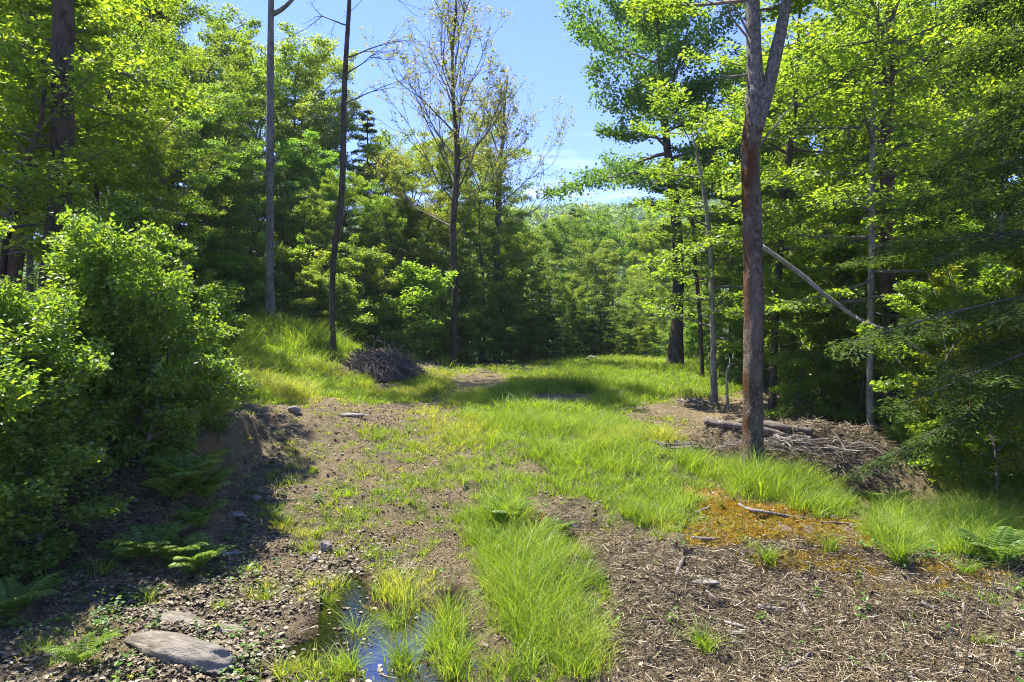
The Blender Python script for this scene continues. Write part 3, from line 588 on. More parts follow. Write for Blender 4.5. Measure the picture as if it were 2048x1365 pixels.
# ------------------------------------------------------------------ woods round the clearing: a few grown kinds, copied tree by tree
def proto(kind, **kw): return kind(**kw)
def dec(name, seed, Ht, r0, bark, leaf, **cr):
    g = rng(seed); path = [(0, 0, 0), (g.normal(0, .15), g.normal(0, .15), Ht*.35), (g.normal(0, .3), g.normal(0, .3), Ht*.7), (g.normal(0, .4), g.normal(0, .4), Ht)]
    return grow(name, seed, path, [r0, r0*.8, r0*.5, .02], [bark, TW_, leaf], cr, sides=8, per=5)
def broad(name, seed, Ht, r0, bark, leaf, R, zc=.3, nl=10, n=80000, size=.105, young=.2, flat=.6, jit=.8, puff=.06, vb=.55, low=10, wd=.5, bl_=.42, nbr=8, sub=7, vz=.16):
    g = rng(seed); wood = MB(); tw = MB(); lf = MB(); top = Ht*.9
    path = catmull([(0, 0, 0), (g.normal(0, .12), g.normal(0, .12), Ht*.3), (g.normal(0, .3), g.normal(0, .3), Ht*.6), (g.normal(0, .5), g.normal(0, .5), top)], 6)
    rad = np.interp(np.linspace(0, 1, len(path)), [0, .05, .5, 1], [r0*1.35, r0, r0*.66, .02]); tube(wood, path, rad, 8, .06, seed)
    def at(z): return np.array([np.interp(z, path[:, 2], path[:, 0]), np.interp(z, path[:, 2], path[:, 1]), z])
    A = []; B = []; Wd = []
    def branch(p, d, Lb, r_, k_):
        bl = branchline(p, d, Lb, g, 5, (0, 0, -.12), .2); tube(tw, bl, np.linspace(r_, .005, 6), 4, cap=False, v=g.uniform(.1, .6))
        for k in range(k_):
            s = .2+.8*(k+g.random()*.7)/k_; f = s*5; j = min(int(f), 4); q = bl[j]+(bl[j+1]-bl[j])*(f-j); dd = nrm(bl[j+1]-bl[j]); sd = nrm(np.cross(dd, [0, 0, 1.])+1e-4)*(1 if k % 2 else -1)
            an = g.uniform(.5, 1.15); sL = Lb*.5*(1.15-.6*s)*g.uniform(.6, 1.25); sdir = nrm(dd*math.cos(an)+sd*math.sin(an)+[0, 0, g.normal(.06, vz)]); e = q+sdir*sL
            A.append(q); B.append(e); Wd.append(wd); tube(tw, [q, (q+e)/2+[0, 0, .03*sL], e], [max(.004, r_*.35), .004, .002], 3, cap=False, v=g.uniform(.1, .7))
        A.append(bl[3]); B.append(bl[5]+(bl[5]-bl[4])*.6); Wd.append(wd)
    az0 = g.uniform(0, 6.28)
    for i in range(nl):
        u = (i+g.random()*.6)/nl; z = Ht*(zc+(.86-zc)*u); a = az0+i*2.4+g.normal(0, .35); el = R_(28+38*u+g.normal(0, 7)); p = at(z)
        Ll = min(R*(1.05-.55*u**2)*g.uniform(.8, 1.15)/max(.45, math.cos(el)), (Ht-z)/max(.3, math.sin(el))+.6)
        lb = branchline(p, (math.cos(a)*math.cos(el), math.sin(a)*math.cos(el), math.sin(el)), Ll, g, 7, (0, 0, .12), .2); rl = r0*(.5-.3*u); tube(tw, lb, np.linspace(rl, .012, 8), 5, .05, i, cap=False, v=g.uniform(.1, .5))
        for k in range(nbr):
            s = .22+.78*(k+g.random()*.6)/nbr; f = s*7; j = min(int(f), 6); q = lb[j]+(lb[j+1]-lb[j])*(f-j); ba = a+(1 if k % 2 else -1)*g.uniform(.5, 1.5)+(g.uniform(-.4, .4) if s > .85 else 0)
            be = R_(g.normal(18, 14+vz*35)); branch(q, (math.cos(ba)*math.cos(be), math.sin(ba)*math.cos(be), math.sin(be)), R*bl_*g.uniform(.6, 1.2)*(1.15-.5*s), max(.01, rl*.4), sub)
    for i in range(low):
        z = Ht*(.06+(zc+.1-.06)*(i+g.random())/low); a = i*2.4+g.normal(0, .4); be = R_(g.normal(8, 10)); branch(at(z), (math.cos(a)*math.cos(be), math.sin(a)*math.cos(be), math.sin(be)), R*g.uniform(.35, .8), .018, sub)
    for k in range(7):
        a = g.uniform(0, 6.28); be = R_(g.uniform(30, 75)); branch(at(top*(.86+.02*k)), (math.cos(a)*math.cos(be), math.sin(a)*math.cos(be), math.sin(be)), R*.34, .012, sub)
    spray(lf, A, B, np.array(Wd), n, size, g, LEAF4, .22, jit, flat, young, vb, puff)
    r = empty(name); wood.build('trunk', bark, r, smooth=True); tw.build('branches', TW_, r); lf.build('crown', leaf, r)
    return r
PR = {
 'beech': [broad('beech_tree', 101+i, 15, .15, M_BARK_G, M_BEECH, 4.6, .25, 11, n=44000, size=.12, young=.16, flat=.65, low=14, nbr=7, vz=.24, puff=.07) for i in range(4)],
 'maple': [broad('maple_tree', 111+i, 17, .17, M_BARK_D, M_MAPLE, 4.9, .32, 11, n=44000, size=.125, young=.2, flat=.75, low=5, puff=.08, vz=.28) for i in range(3)],
 'hemlock': [conifer('hemlock_tree', 121+i, 16, .2, 3.4, 90, [M_BARK_D, TW_, M_HEM], n=34000, size=.2, sub=7) for i in range(2)],
 'sapling': [broad('beech_sapling', 131+i, 5.5, .04, M_BARK_G, M_BEECH, 1.9, .2, 7, n=17000, size=.105, young=.2, flat=.65, low=9, nbr=5, sub=6, puff=.06, bl_=.55, vz=.24) for i in range(4)],
 'bush': [dec('leafy_shrub', 141+i, 2.4, .03, M_BARK_G, M_BEECH, z0=.1, z1=2.4, R=1.35, nb=26, sub=6, el=(5, 50), n=11000, size=.095, young=.2, prof='round', flat=.6, puff=.06, up=.1) for i in range(2)],
 'yfir': [conifer('young_hemlock', 151+i, 5, .06, 1.6, 46, [M_BARK_D, TW_, M_HEM], n=14000, size=.13, sub=6, z0=.03) for i in range(1)],
}
used = set()
CAT = {'beech': 'tree', 'maple': 'tree', 'hemlock': 'tree', 'sapling': 'sapling', 'bush': 'shrub', 'yfir': 'sapling'}
def put(kind, px, Y, s, label, group, col=(1, 1, 1), seed=0, x=None, sink=.1):
    g = rng(seed+int(px)*7+int(Y*13)); k = g.integers(len(PR[kind])); src = PR[kind][k]
    if src.name in used: r = copy_tree(src)
    else: r = src; used.add(src.name)
    X = (px-1024)/F*Y if x is None else x
    j = g.uniform(.85, 1.12); c = np.array(col)*[g.uniform(.85, 1.2), g.uniform(.9, 1.1), g.uniform(.8, 1.1)]
    place(r, X, Y, g.uniform(0, 6.28), s*g.uniform(.93, 1.08), sink, c*j)
    tag(r, label, CAT[kind], group); return r
def fs(py, Y, Hp, px=None):   # scale that brings a crown of height Hp up to photo height py
    X = (px-1024)/F*Y; return (CAMZ+(682.5-py)/F*Y-float(H(X, Y)))/Hp
HP = {'beech': 15.6, 'maple': 17.6, 'hemlock': 16, 'sapling': 5.9, 'bush': 2.9, 'yfir': 5}
def putp(kind, px, Y, py, label, group, col=(1, 1, 1), seed=0): return put(kind, px, Y, fs(py, Y, HP[kind], px), label, group, col, seed)
# back-left wall of the clearing
gW = 'trees of the dark wood behind the grassy ridge'
for i, (px, Y, py, kd) in enumerate([(500, 37, 330, 'beech'), (570, 37, 380, 'maple'), (730, 37, 400, 'beech'), (785, 38, 420, 'maple'), (830, 39, 400, 'beech'), (640, 36, 400, 'beech'), (690, 37, 360, 'maple'), (890, 41, 400, 'maple'), (960, 44, 420, 'beech'), (1000, 46, 470, 'maple'), (450, 31.5, 380, 'beech'), (430, 36, 60, 'maple'), (475, 40, 85, 'hemlock'), (520, 35, 60, 'beech'), (590, 38, 70, 'maple'), (625, 42, 80, 'hemlock'), (655, 36, 190, 'beech'), (735, 40, 230, 'hemlock'),
        (780, 38, 290, 'beech'), (830, 44, 250, 'beech'), (870, 40, 300, 'maple'), (935, 46, 260, 'beech'), (965, 43, 300, 'beech'), (1010, 50, 420, 'beech'), (1040, 46, 470, 'beech'), 
        (380, 32, 20, 'beech'), (340, 38, -40, 'maple'), (300, 30, -30, 'hemlock'), (250, 34, -60, 'maple'), (170, 36, -60, 'beech'), (90, 30, -60, 'maple'), (10, 34, -80, 'maple'), (-80, 30, -80, 'beech'), (560, 44, 130, 'beech'), (460, 38, 240, 'beech'), (610, 39, 310, 'beech')]):
    lab = {'maple': 'bright maple in the wood behind the grassy ridge', 'beech': 'leafy beech in the shaded wood behind the grassy ridge', 'hemlock': 'dark hemlock rising in the wood behind the grassy ridge'}[kd]
    putp(kd, px, Y+(7 if py < 300 and 400 < px < 1000 else 0), py, lab, gW, (1.1, 1.1, 1) if kd != 'maple' else (1.15, 1.1, .8), i)
g = rng(900)
for i, px in enumerate(np.arange(400, 1080, 27)):
    Y = np.interp(px, [400, 560, 700, 860, 1080], [30.5, 30.6, 31, 36, 43])+g.uniform(-.6, 2.0)
    putp('sapling' if g.random() < .7 else 'bush', px+g.uniform(-9, 9), Y, np.interp(px, [400, 700, 1000, 1100], [520, 530, 575, 630])+g.uniform(-45, 40), 'young leafy tree along the shaded foot of the left wood', 'saplings along the foot of the left wood', (1.3, 1.3, 1.1), i)  # leaf tint brightened to make up for the shade of the taller trees
# centre: beyond the clearing, lower ground
for i, (px, Y, py, kd) in enumerate([(1060, 66, 440, 'beech'), (1110, 58, 420, 'maple'), (1160, 62, 425, 'beech'), (1190, 54, 480, 'beech'), (1230, 66, 420, 'maple'), (1270, 60, 430, 'maple'), (1300, 52, 460, 'beech'), (1330, 58, 440, 'maple'),
        (1080, 52, 530, 'hemlock'), (1130, 50, 560, 'beech'), (1210, 48, 560, 'hemlock'), (1260, 47, 560, 'beech'), (1310, 45, 540, 'beech'), (1380, 50, 440, 'maple'), (1400, 44, 500, 'beech'), (1150, 74, 430, 'hemlock'), (1210, 78, 425, 'beech'), (1090, 78, 440, 'beech'), (1350, 70, 425, 'beech'), (1290, 80, 430, 'hemlock')]):
    lab = {'maple': 'yellow-green maple among the sunlit trees beyond the end of the meadow', 'beech': 'leafy beech among the sunlit trees beyond the end of the meadow', 'hemlock': 'dark hemlock among the sunlit trees beyond the end of the meadow'}[kd]
    putp(kd, px, Y, py, lab, 'sunlit trees beyond the end of the meadow', [(1.05, 1, .85), (.75, .85, .8), (.95, 1, .9)][i % 3], i)
for i, px in enumerate(np.arange(1050, 1420, 26)):
    putp(['sapling', 'bush', 'yfir', 'sapling'][i % 4], px+g.uniform(-8, 8), np.interp(px, [1050, 1200, 1420], [43, 41.5, 34])+g.uniform(-.5, 2), 625+g.uniform(-30, 25), 'bushy young tree at the far end of the meadow', 'young trees at the far end of the meadow', (1.05, 1.05, .95), i)
# right-hand wood
for i, (px, Y, py, kd) in enumerate([(1480, 40, 250, 'maple'), (1530, 34, 150, 'maple'), (1600, 38, 60, 'beech'), (1660, 34, 30, 'maple'), (1700, 28, 60, 'beech'), (1840, 30, -20, 'maple'), (1900, 34, 60, 'maple'), (1960, 30, -30, 'beech'), (2050, 32, -40, 'maple'),
        (2000, 22, 60, 'beech'), (1840, 24, 260, 'beech'), (1640, 25, 330, 'beech'), (1560, 28, 380, 'beech'), (1480, 32, 420, 'beech'), (2150, 26, -60, 'beech'), (1750, 38, 0, 'beech'), (1820, 42, 40, 'hemlock'), (1440, 36, 400, 'maple')]):
    lab = {'maple': 'bright yellow-green maple in the wood on the right', 'beech': 'leafy beech in the wood on the right', 'hemlock': 'dark hemlock deep in the wood on the right'}[kd]
    putp(kd, px, Y, py, lab, 'trees of the sunlit wood on the right', (1.15, 1.08, .8), i+40)
for i, (px, Y) in enumerate([(1590, 19), (1640, 20.5), (1690, 22), (1600, 24), (1660, 26), (1740, 25), (1820, 20), (1860, 22), (1910, 19), (1960, 21), (2010, 18), (2040, 23), (1560, 26), (1520, 25), (1490, 29), (1460, 31), (1700, 20), (1840, 17), (1930, 16), (2000, 15), (2060, 16.5), (1780, 23), (1720, 18.3), (1820, 18.4), (1870, 17), (1930, 13.0), (1990, 12.4)]):
    put('sapling', px, Y, g.uniform(.55, .95), 'young beech with bright tiered leaves in the understory on the right', 'understory saplings of the right wood', (1.15, 1.08, .85), i)
for i, (px, Y) in enumerate([(1830, 15.6), (1870, 14.6), (1910, 15.2), (1960, 14), (2010, 13.2), (2050, 14.4), (1690, 19.5), (1590, 21), (1990, 16.5), (1890, 17.4), (1640, 21.5), (2090, 12.6), (1840, 19)]):
    put('bush', px, Y, g.uniform(.4, .62), 'low leafy shrub on the shaded slope below the hemlock and fallen pole', 'low shrubs on the right slope', (1.35, 1.35, 1), i)  # raised leaf tint stands in for light lost under the hemlock
# left wood between the big trunk and the ridge
for i, (px, Y, py, kd) in enumerate([(200, 19, -40, 'maple'), (300, 23, 60, 'beech'), (385, 31, 130, 'maple'), (60, 22, 0, 'beech'), (-60, 18, -40, 'maple'), (330, 25, 230, 'beech'), (225, 19, 150, 'beech'), (425, 33, 300, 'beech'), (150, 26, 0, 'beech')]):
    lab = {'maple': 'maple with bright yellow-green sprays in the left wood between the thick trunk and the ridge', 'beech': 'dense beech in the left wood between the thick trunk and the ridge'}[kd]
    putp(kd, px, Y, py, lab, 'trees of the left wood', (1.2, 1.1, .7) if kd == 'maple' else (1, 1, 1), i+70)
# trees out of the photo's left and behind it that shade the foreground
for i, (x, y, s, kd) in enumerate([(-8.6, 7.0, .52, 'beech'), (-7.0, 3.6, .5, 'maple'), (.2, -.6, .0, 'x')]):
    if s: put(kd, 0, y, s, 'leafy tree standing at the near left edge of the clearing', 'trees at the near edge of the clearing', (1, 1, 1), i+90, x=x)

# big leafy shrubs, left foreground
def shrub(seed, Ht, R, n): return dec('large_shrub', seed, Ht, .035, M_BARK_G, M_BUSH, z0=.05, z1=Ht, R=R, nb=42, sub=8, el=(15, 74), n=n, size=.076, young=.24, prof='round', flat=.8, jit=.9, droop=.25, wd=.4, vb=.6, lv=.5, puff=.05, up=.15)
def sp(px, py, Y): return P(px, py, Y)
shr = [(290, 9.3, 480, 1.25, 'shrub with yellow-tipped shoots nearest the eroded bank'), (275, 8.6, 450, 1.2, 'tall dense shrub in front of the thick dark trunk'), (40, 8.0, 580, 1.25, 'dense dark shrub at the left edge below the thick trunk'),
       (390, 11.2, 560, 1.25, 'rounded shrub behind the ferns at the top of the eroded bank'), (90, 7.2, 690, 1.15, 'low shaded shrub nearest the camera on the left'), (-60, 6.6, 560, 1.3, 'shrub cut by the left edge'), (160, 9.3, 500, 1.2, 'leafy shrub directly in front of the thick dark trunk base'), (175, 11.2, 430, 1.2, 'shrub right behind the tall dense one by the thick trunk'), (400, 10.4, 650, .95, 'low shrub overhanging the eroded bank edge'), (265, 11.8, 420, 1.3, 'tall bright shrub beside the thick dark trunk'), (-110, 9.8, 430, 1.4, 'tall shrub left of the thick trunk')]
base = []
for i, (px, Y, py, R, lab) in enumerate(shr):
    if i < 3: base.append(shrub(201+i, 3.2, 1.5, 19000)); r = base[-1]
    else: r = copy_tree(base[i % 3])
    X = (px-1024)/F*Y; s = (CAMZ+(682.5-py)/F*Y-float(H(X, Y)))/3.45
    place(r, X, Y, i*1.3, 1, .08, (1, 1, 1)); r.scale = (R/1.5, R/1.5, s); tag(r, lab, 'shrub', 'shrubs on the left bank')

# ------------------------------------------------------------------ far hillside
mb = MB(); g = rng(77)
hx, hy = np.meshgrid(np.linspace(-700, 700, 90), np.linspace(170, 800, 60))
def hillz(x, y): return -16 + smooth(170, 470, y)*(84+14*np.sin(x*.006+1.2)+.02*x) + fbm2(x, y, .012, 3, 5)*8
mb.add(np.stack([hx, hy, hillz(hx, hy)], -1), np.stack([np.arange(90*59).reshape(59, 90)[:, :-1]+o_ for o_ in (0, 1, 91, 90)], -1).reshape(-1, 4))
m, nt = newmat('hill_soil'); pr = N(nt, 'ShaderNodeBsdfPrincipled'); pr.inputs['Base Color'].default_value = (.03, .05, .02, 1); o = N(nt, 'ShaderNodeOutputMaterial'); nt.links.new(pr.outputs[0], o.inputs[0])
tag(mb.build('hill', m, smooth=True), kind='structure')
n = 5200; x = g.uniform(-330, 330, n); y = 180+g.random(n)**.8*320; z = hillz(x, y); mb = MB()
per = 85; cr_ = g.uniform(3.2, 5.6, n); k = n*per; u = nrm(g.normal(0, 1, (k, 3))); u[:, 2] = np.abs(u[:, 2])*1.25-.1
c0 = np.repeat(np.stack([x, y, z+8], -1), per, 0); rr = np.repeat(cr_, per)*g.uniform(.7, 1.08, k)
scatter(mb, LEAF4, c0+u*rr[:, None], g.normal(0, 1, (k, 3)), u+g.normal(0, .45, (k, 3)), g.uniform(1., 1.9, k), np.clip(np.repeat(g.random(n), per)*.7+g.normal(.15, .15, k), 0, 1), np.repeat((g.random(n) < .15)*.3, per), 1.6)
tag(mb.build('distant_forest', M_BEECH), 'far wooded hillside fading to blue beyond the valley', 'forest', kind='stuff')

# ------------------------------------------------------------------ grass, laid as stuff
def hashdens(xy, z): return zones(xy[:, 0], xy[:, 1], z)
def tufts(mb, x, y, hgt, nb, wid, g, yel, spread=.05, lean=.35, seg=3):
    n = len(x); z = H(x, y); k = n*nb; az = g.uniform(0, 6.283, k); r = np.abs(g.normal(0, spread, k)); hh = np.repeat(hgt, nb)*g.uniform(.45, 1.1, k)
    bx = np.repeat(x, nb)+np.cos(az)*r; by = np.repeat(y, nb)+np.sin(az)*r; bz = np.repeat(z, nb)-.01
    ln = hh*lean*g.uniform(.2, 2.1, k); az2 = az+g.normal(0, .5, k); dx = np.cos(az2); dy = np.sin(az2)
    sa = g.uniform(0, 6.283, k); sx = np.cos(sa); sy = np.sin(sa); w_ = np.repeat(np.broadcast_to(wid, (n,)), nb)*g.uniform(.7, 1.3, k)
    rows = []
    for i in range(seg+1):
        t = i/seg; ww = w_*(1-t**1.5)*.5+.0004; cx = bx+dx*ln*t*t; cy_ = by+dy*ln*t*t; cz = bz+hh*(t-.28*lean*t*t*t)
        rows.append(np.stack([cx-sx*ww, cy_-sy*ww, cz], -1)); rows.append(np.stack([cx+sx*ww, cy_+sy*ww, cz], -1))
    V = np.stack(rows, 1); m = 2*(seg+1); off = (np.arange(k)*m)[:, None, None]
    fq = np.array([[2*i, 2*i+1, 2*i+3, 2*i+2] for i in range(seg)])
    vb = np.clip(np.repeat(g.normal(.5, .32, n), nb)+g.normal(0, .18, k), 0, 1); tt = np.clip(np.repeat(yel, nb)+g.normal(0, .15, k), 0, 1)*(g.random(k) < .6)
    mb.add(V.reshape(-1, 3), (fq[None]+off).reshape(-1, 4), v=np.repeat(vb, m), t=np.repeat(tt, m))
def grassfield(name, label, y0, y1, dens, nb, wid, hmul, seed, seg=3, spread=.05, xr=1.05):
    g = rng(seed); A_ = (y1-y0)*(y0+y1)*.75*xr; n = int(A_*dens); y = np.sqrt(g.uniform(y0*y0, y1*y1, n)); x = g.uniform(-.78, .78, n)*y*xr
    z = H(x, y); d, ms = zones(x, y, z); px, py = proj(x, y, z)
    keep = g.random(n) < np.minimum(1, d*1.15); x, y, d, px, py = x[keep], y[keep], d[keep], px[keep], py[keep]
    tall = zone(px, py, [(560, 690, 220, 55, 1), (1100, 1230, 170, 150, .33), (1560, 975, 130, 36, .9), (1800, 1075, 80, 45, 1), (1980, 1070, 160, 60, .8), (1200, 790, 120, 25, .5), (1640, 1010, 80, 25, .6), (810, 1270, 30, 110, .5), (910, 1290, 40, 100, .5), (900, 715, 60, 25, .8), (820, 700, 60, 25, .8)])
    n1 = fbm2(x, y, .8, 3, 44)
    hgt = (.07+.24*d**1.5+.33*tall)*np.clip(1+1.1*n1, .45, 1.8)*g.uniform(.7, 1.25, len(x))*hmul
    yel = np.clip(.09+.75*smooth(.06, .5, fbm2(x, y, .5, 3, 66)+.25*(px < 1000))*(1-tall)+.35*(d < .35), 0, 1)
    mb = MB(); tufts(mb, x, y, hgt, nb, wid, g, yel, spread, .55, seg)
    return tag(mb.build(name, M_GRASS), label, 'grass', kind='stuff')
grassfield('grass', 'bright grass in the near part of the track', 4.3, 9.5, 130, 20, .0075, .9, 301, 4, .05)
grassfield('grass', 'bright grass in the middle of the clearing', 9.5, 17, 62, 22, .010, 1.05, 302, 3, .07)
grassfield('grass', 'bright meadow grass further up the clearing', 17, 29, 26, 22, .019, 1.1, 303, 3, .12)
grassfield('grass', 'grass at the far end of the clearing', 29, 46, 7, 22, .032, 1.15, 304, 2, .22)
# individual tussocks standing on bare ground
def tussock(px, py, hgt, nb, label, rad=.07, yel=.1, seed=0):
    p = G(px, py); g = rng(seed+int(px)); mb = MB(); k = 8
    aa = g.uniform(0, 6.28, k); rr = g.uniform(0, rad, k)
    tufts(mb, p[0]+np.cos(aa)*rr, p[1]+np.sin(aa)*rr, np.full(k, hgt)*g.uniform(.7, 1.1, k), nb//k, .006, g, np.full(k, yel), rad*.4, .75, 5)
    o = mb.build('grass_tussock', M_GRASS); me = o.data
    co = np.empty(len(me.vertices)*3, np.float32); me.vertices.foreach_get('co', co); me.vertices.foreach_set('co', (co.reshape(-1, 3)-p).ravel().astype(np.float32)); o.location = p
    tag(o, label, 'tussock', 'single grass tussocks on bare ground')
for a in [(1800, 1125, .46, 240, 'large bright grass tussock beside the orange moss, biggest of the single tussocks'), (1540, 1125, .28, 130, 'grass tussock left of the orange moss patch on the wood chips'),
          (1662, 1105, .26, 90, 'slim tussock growing at the top of the orange moss patch'), (1405, 1300, .30, 120, 'dark green tussock in the shadow on the wood chips'), (1930, 1150, .24, 100, 'yellowish tussock on the slope right of the large bright one'),
          (1170, 1120, .26, 110, 'round tussock right of the soil mound in the track'), (1180, 1290, .42, 160, 'arching tussock at the front right end of the track grass'), (1045, 985, .3, 110, 'tussock in the middle of the track'),
          (825, 895, .26, 110, 'tussock beside the ruts left of the track'), (530, 1200, .22, 60, 'thin tussock on dark litter left of the puddles'), (656, 1210, .26, 80, 'tussock beside the top of the puddles'), (895, 730, .7, 160, 'pale upright grass clump beyond the brush pile'),
          (600, 1020, .15, 60, 'small yellow tussock on the muddy slope'), (300, 1200, .2, 60, 'shaded tussock on leaf litter near the ledge'), (440, 1220, .2, 50, 'small shaded tussock above the stone ledge'), (205, 1150, .3, 70, 'dark tussock at the foot of the shrubs'),
          (1720, 1200, .10, 40, 'tiny tussock on wood chips below the moss'), (1960, 1290, .15, 50, 'short tussock at the right on wood chips'), (700, 1345, .3, 110, 'tussock at the bottom edge below the puddles'), (716, 1275, .3, 90, 'tussock between the two left puddle arms'), (788, 1262, .36, 110, 'tall tussock strip between the puddles'), (800, 1330, .36, 120, 'tussock at the front between the puddles'), (868, 1300, .32, 100, 'tussock right of the right-hand puddle'), (690, 1180, .2, 60, 'small tussock at the head of the puddles')]:
    tussock(*a)
# moss fuzz
g = rng(55); n = 420000; y = np.sqrt(g.uniform(6.0**2, 10.5**2, n)); x = g.uniform(-.05, .80, n)*y; z = H(x, y); d, ms = zones(x, y, z); k = g.random(n) < ms*1.8; x, y, z, ms = x[k], y[k], z[k], ms[k]
mb = MB(); scatter(mb, NEED, np.stack([x, y, z-.002], -1), np.stack([g.normal(0, .5, len(x)), g.normal(0, .5, len(x)), np.ones(len(x))], -1), g.normal(0, 1, (len(x), 3)), g.uniform(.012, .03, len(x)), g.random(len(x)), (g.random(len(x)) < .3)*.8, 2.2)
tag(mb.build('moss', M_MOSS), 'orange and golden moss carpet on the wood-chip bank', 'moss', kind='stuff')

# ------------------------------------------------------------------ ferns
def frond(mb, p, az, L_, g, el=65):
    n = 14; t = np.linspace(0, 1, n+1); e = R_(el)-t*R_(el+25)*.9; st = L_/n
    hx_ = np.concatenate([[0], np.cumsum(np.cos(e[:-1])*st)]); hz_ = np.concatenate([[0], np.cumsum(np.sin(e[:-1])*st)])
    d = np.array([math.cos(az), math.sin(az), 0]); pts_ = np.array(p)+hx_[:, None]*d+np.array([0, 0, 1.])*hz_[:, None]
    tube(mb, pts_, np.linspace(.004, .0012, n+1), 3, cap=False, v=.3)
    ti = np.linspace(.14, .99, 22); f = ti*n; j = np.minimum(f.astype(int), n-1); q = pts_[j]+(pts_[j+1]-pts_[j])*(f-j)[:, None]
    tg = nrm(pts_[j+1]-pts_[j]); sd = np.array([-math.sin(az), math.cos(az), 0]); w_ = L_*.24*np.sin(np.pi*np.clip(ti*.86+.13, 0, 1))**.9
    for s in (-1, 1):
        dd = tg*.35+sd*s; nn = np.cross(tg, sd*1.); scatter(mb, LEAF7, q, dd+g.normal(0, .06, q.shape)-[0, 0, .12], nn+g.normal(0, .12, q.shape), w_, np.clip(.5+g.normal(0, .15, len(q)), 0, 1), g.random(len(q))*.35, .42)
def fern(px, py, L_, nf, label, seed=0, el=(62, 88)):
    p = G(px, py); g = rng(seed+int(px*3+py)); mb = MB()
    for i in range(nf): a = i*2.4+g.normal(0, .3); frond(mb, (math.cos(a)*.04*g.random(), math.sin(a)*.04, 0), a, L_*1.25*g.uniform(.6, 1.1), g, g.uniform(*el))
    r = empty('fern', p); mb.build('fronds', M_FERN, r); tag(r, label, 'fern', 'ferns of the clearing')
for a in [(372, 985, .62, 16, 'upright bright fern clump at the top of the shaded bank'), (408, 1000, .5, 12, 'fern on the edge of the eroded bank, right of the tall clump'), (350, 1005, .5, 10, 'fern tucked left of the upright bright clump'), (395, 1060, .42, 10, 'small fern below the upright clump'),
          (300, 1120, .48, 14, 'wide feathery fern in the shade in front of the shrubs'), (345, 1130, .42, 12, 'feathery fern right of the wide shaded one'), (262, 1125, .42, 12, 'dark fern left of the wide shaded one'), (385, 1150, .45, 10, 'low fern nearest the litter below the bank'),
          (20, 1240, .45, 12, 'dark fern at the left edge of the foreground'), (165, 1330, .32, 8, 'tiny fern left of the pale stone ledge'), (1115, 1075, .30, 7, 'small dark green fern on the soil mound in the track'), (1075, 1110, .22, 6, 'small pale fern in front of the soil mound'), (1010, 1045, .42, 12, 'pale fern on the left of the soil mound'), (1020, 1110, .38, 10, 'pale fern left in front of the soil mound'),
          (1765, 1030, .6, 12, 'fern in the dip right of the mulch heap'), (1990, 1130, .5, 10, 'fern at the right edge of the green hollow'), (455, 790, .6, 12, 'yellow-green fern on the sunny bank'), (425, 770, .6, 12, 'fern at the shrub edge above the sunny bank'), (1085, 1180, .3, 8, 'pale fern in the track grass')]:
    fern(*a)

# ------------------------------------------------------------------ litter, chips, twigs
g = rng(400)
def ground_scatter(n, y0, y1, fpx, g):
    y = np.sqrt(g.uniform(y0*y0, y1*y1, n)); x = g.uniform(-.80, .80, n)*y; z = H(x, y); px, py = proj(x, y, z); d, ms = zones(x, y, z)
    k = g.random(n) < fpx(px, py, d)*(pudmask(x, y) < .43); return x[k], y[k], z[k]
LEAFD = (np.array([[0, 0, 0], [-.3, .3, .12], [-.32, .7, .1], [0, 1, .02], [.32, .7, .14], [.3, .3, .08], [0, .5, -.03]]), [np.array([[0, 5, 6], [0, 6, 1]]), np.array([[6, 5, 4, 3], [1, 6, 3, 2]])])
mb = MB()
x, y, z = ground_scatter(110000, 4.3, 9, lambda px, py, d: np.clip(1.0-(px-450)/420, .06, .9)*(1-.7*d)*np.clip(.55+1.6*fbm2(px/150, py/80, 1, 3, 2), .05, 1), g); k = len(x)
scatter(mb, LEAFD, np.stack([x, y, z+g.uniform(0, .02, k)], -1), np.c_[g.normal(0, 1, (k, 2)), g.normal(0, .16, k)], np.c_[g.normal(0, .3, (k, 2)), np.ones(k)], g.uniform(.02, .08, k)*g.uniform(.6, 1, k), g.random(k)**1.6)
x, y, z = ground_scatter(70000, 9, 18, lambda px, py, d: .3*(1-.8*d)*np.where(px < 1000, .5, 1), g); k = len(x)
scatter(mb, LEAFD, np.stack([x, y, z+g.uniform(0, .02, k)], -1), np.c_[g.normal(0, 1, (k, 2)), g.normal(0, .16, k)], np.c_[g.normal(0, .3, (k, 2)), np.ones(k)], g.uniform(.03, .07, k), g.random(k)**1.6)
tag(mb.build('leaf_litter', M_LITTER), 'brown dead leaves strewn over the bare ground', 'leaf litter', kind='stuff')
CH = (np.array([[-.5, 0, -.3], [.5, 0, -.3], [.4, 0, .3], [-.4, 0, .3], [-.35, 1, -.2], [.3, .96, -.2], [.25, 1.04, .2], [-.3, 1, .25]]), np.array([[0, 1, 2, 3], [4, 7, 6, 5], [0, 4, 5, 1], [1, 5, 6, 2], [2, 6, 7, 3], [3, 7, 4, 0]]))
def chips(mb, x, y, z, l0, l1, wd, g, vm=1.):
    k = len(x); L_ = l0+(l1-l0)*g.random(k)**3; scatter(mb, CH, np.stack([x, y, z+g.uniform(.0, .025, k)], -1), np.c_[g.normal(0, 1, (k, 2))+[.5, -.15], g.normal(0, .22, k)], np.c_[g.normal(0, .4, (k, 2)), np.ones(k)], L_, vm*g.random(k)**1.35, 0, wd/L_*g.uniform(.5, 1.3, k), zw=True)
mb = MB()
CHZ = [(1500, 1240, 420, 150, 1), (1900, 1280, 350, 160, 1), (1600, 1130, 300, 60, .6), (1250, 1120, 120, 50, .5), (1110, 1060, 90, 40, .5)]
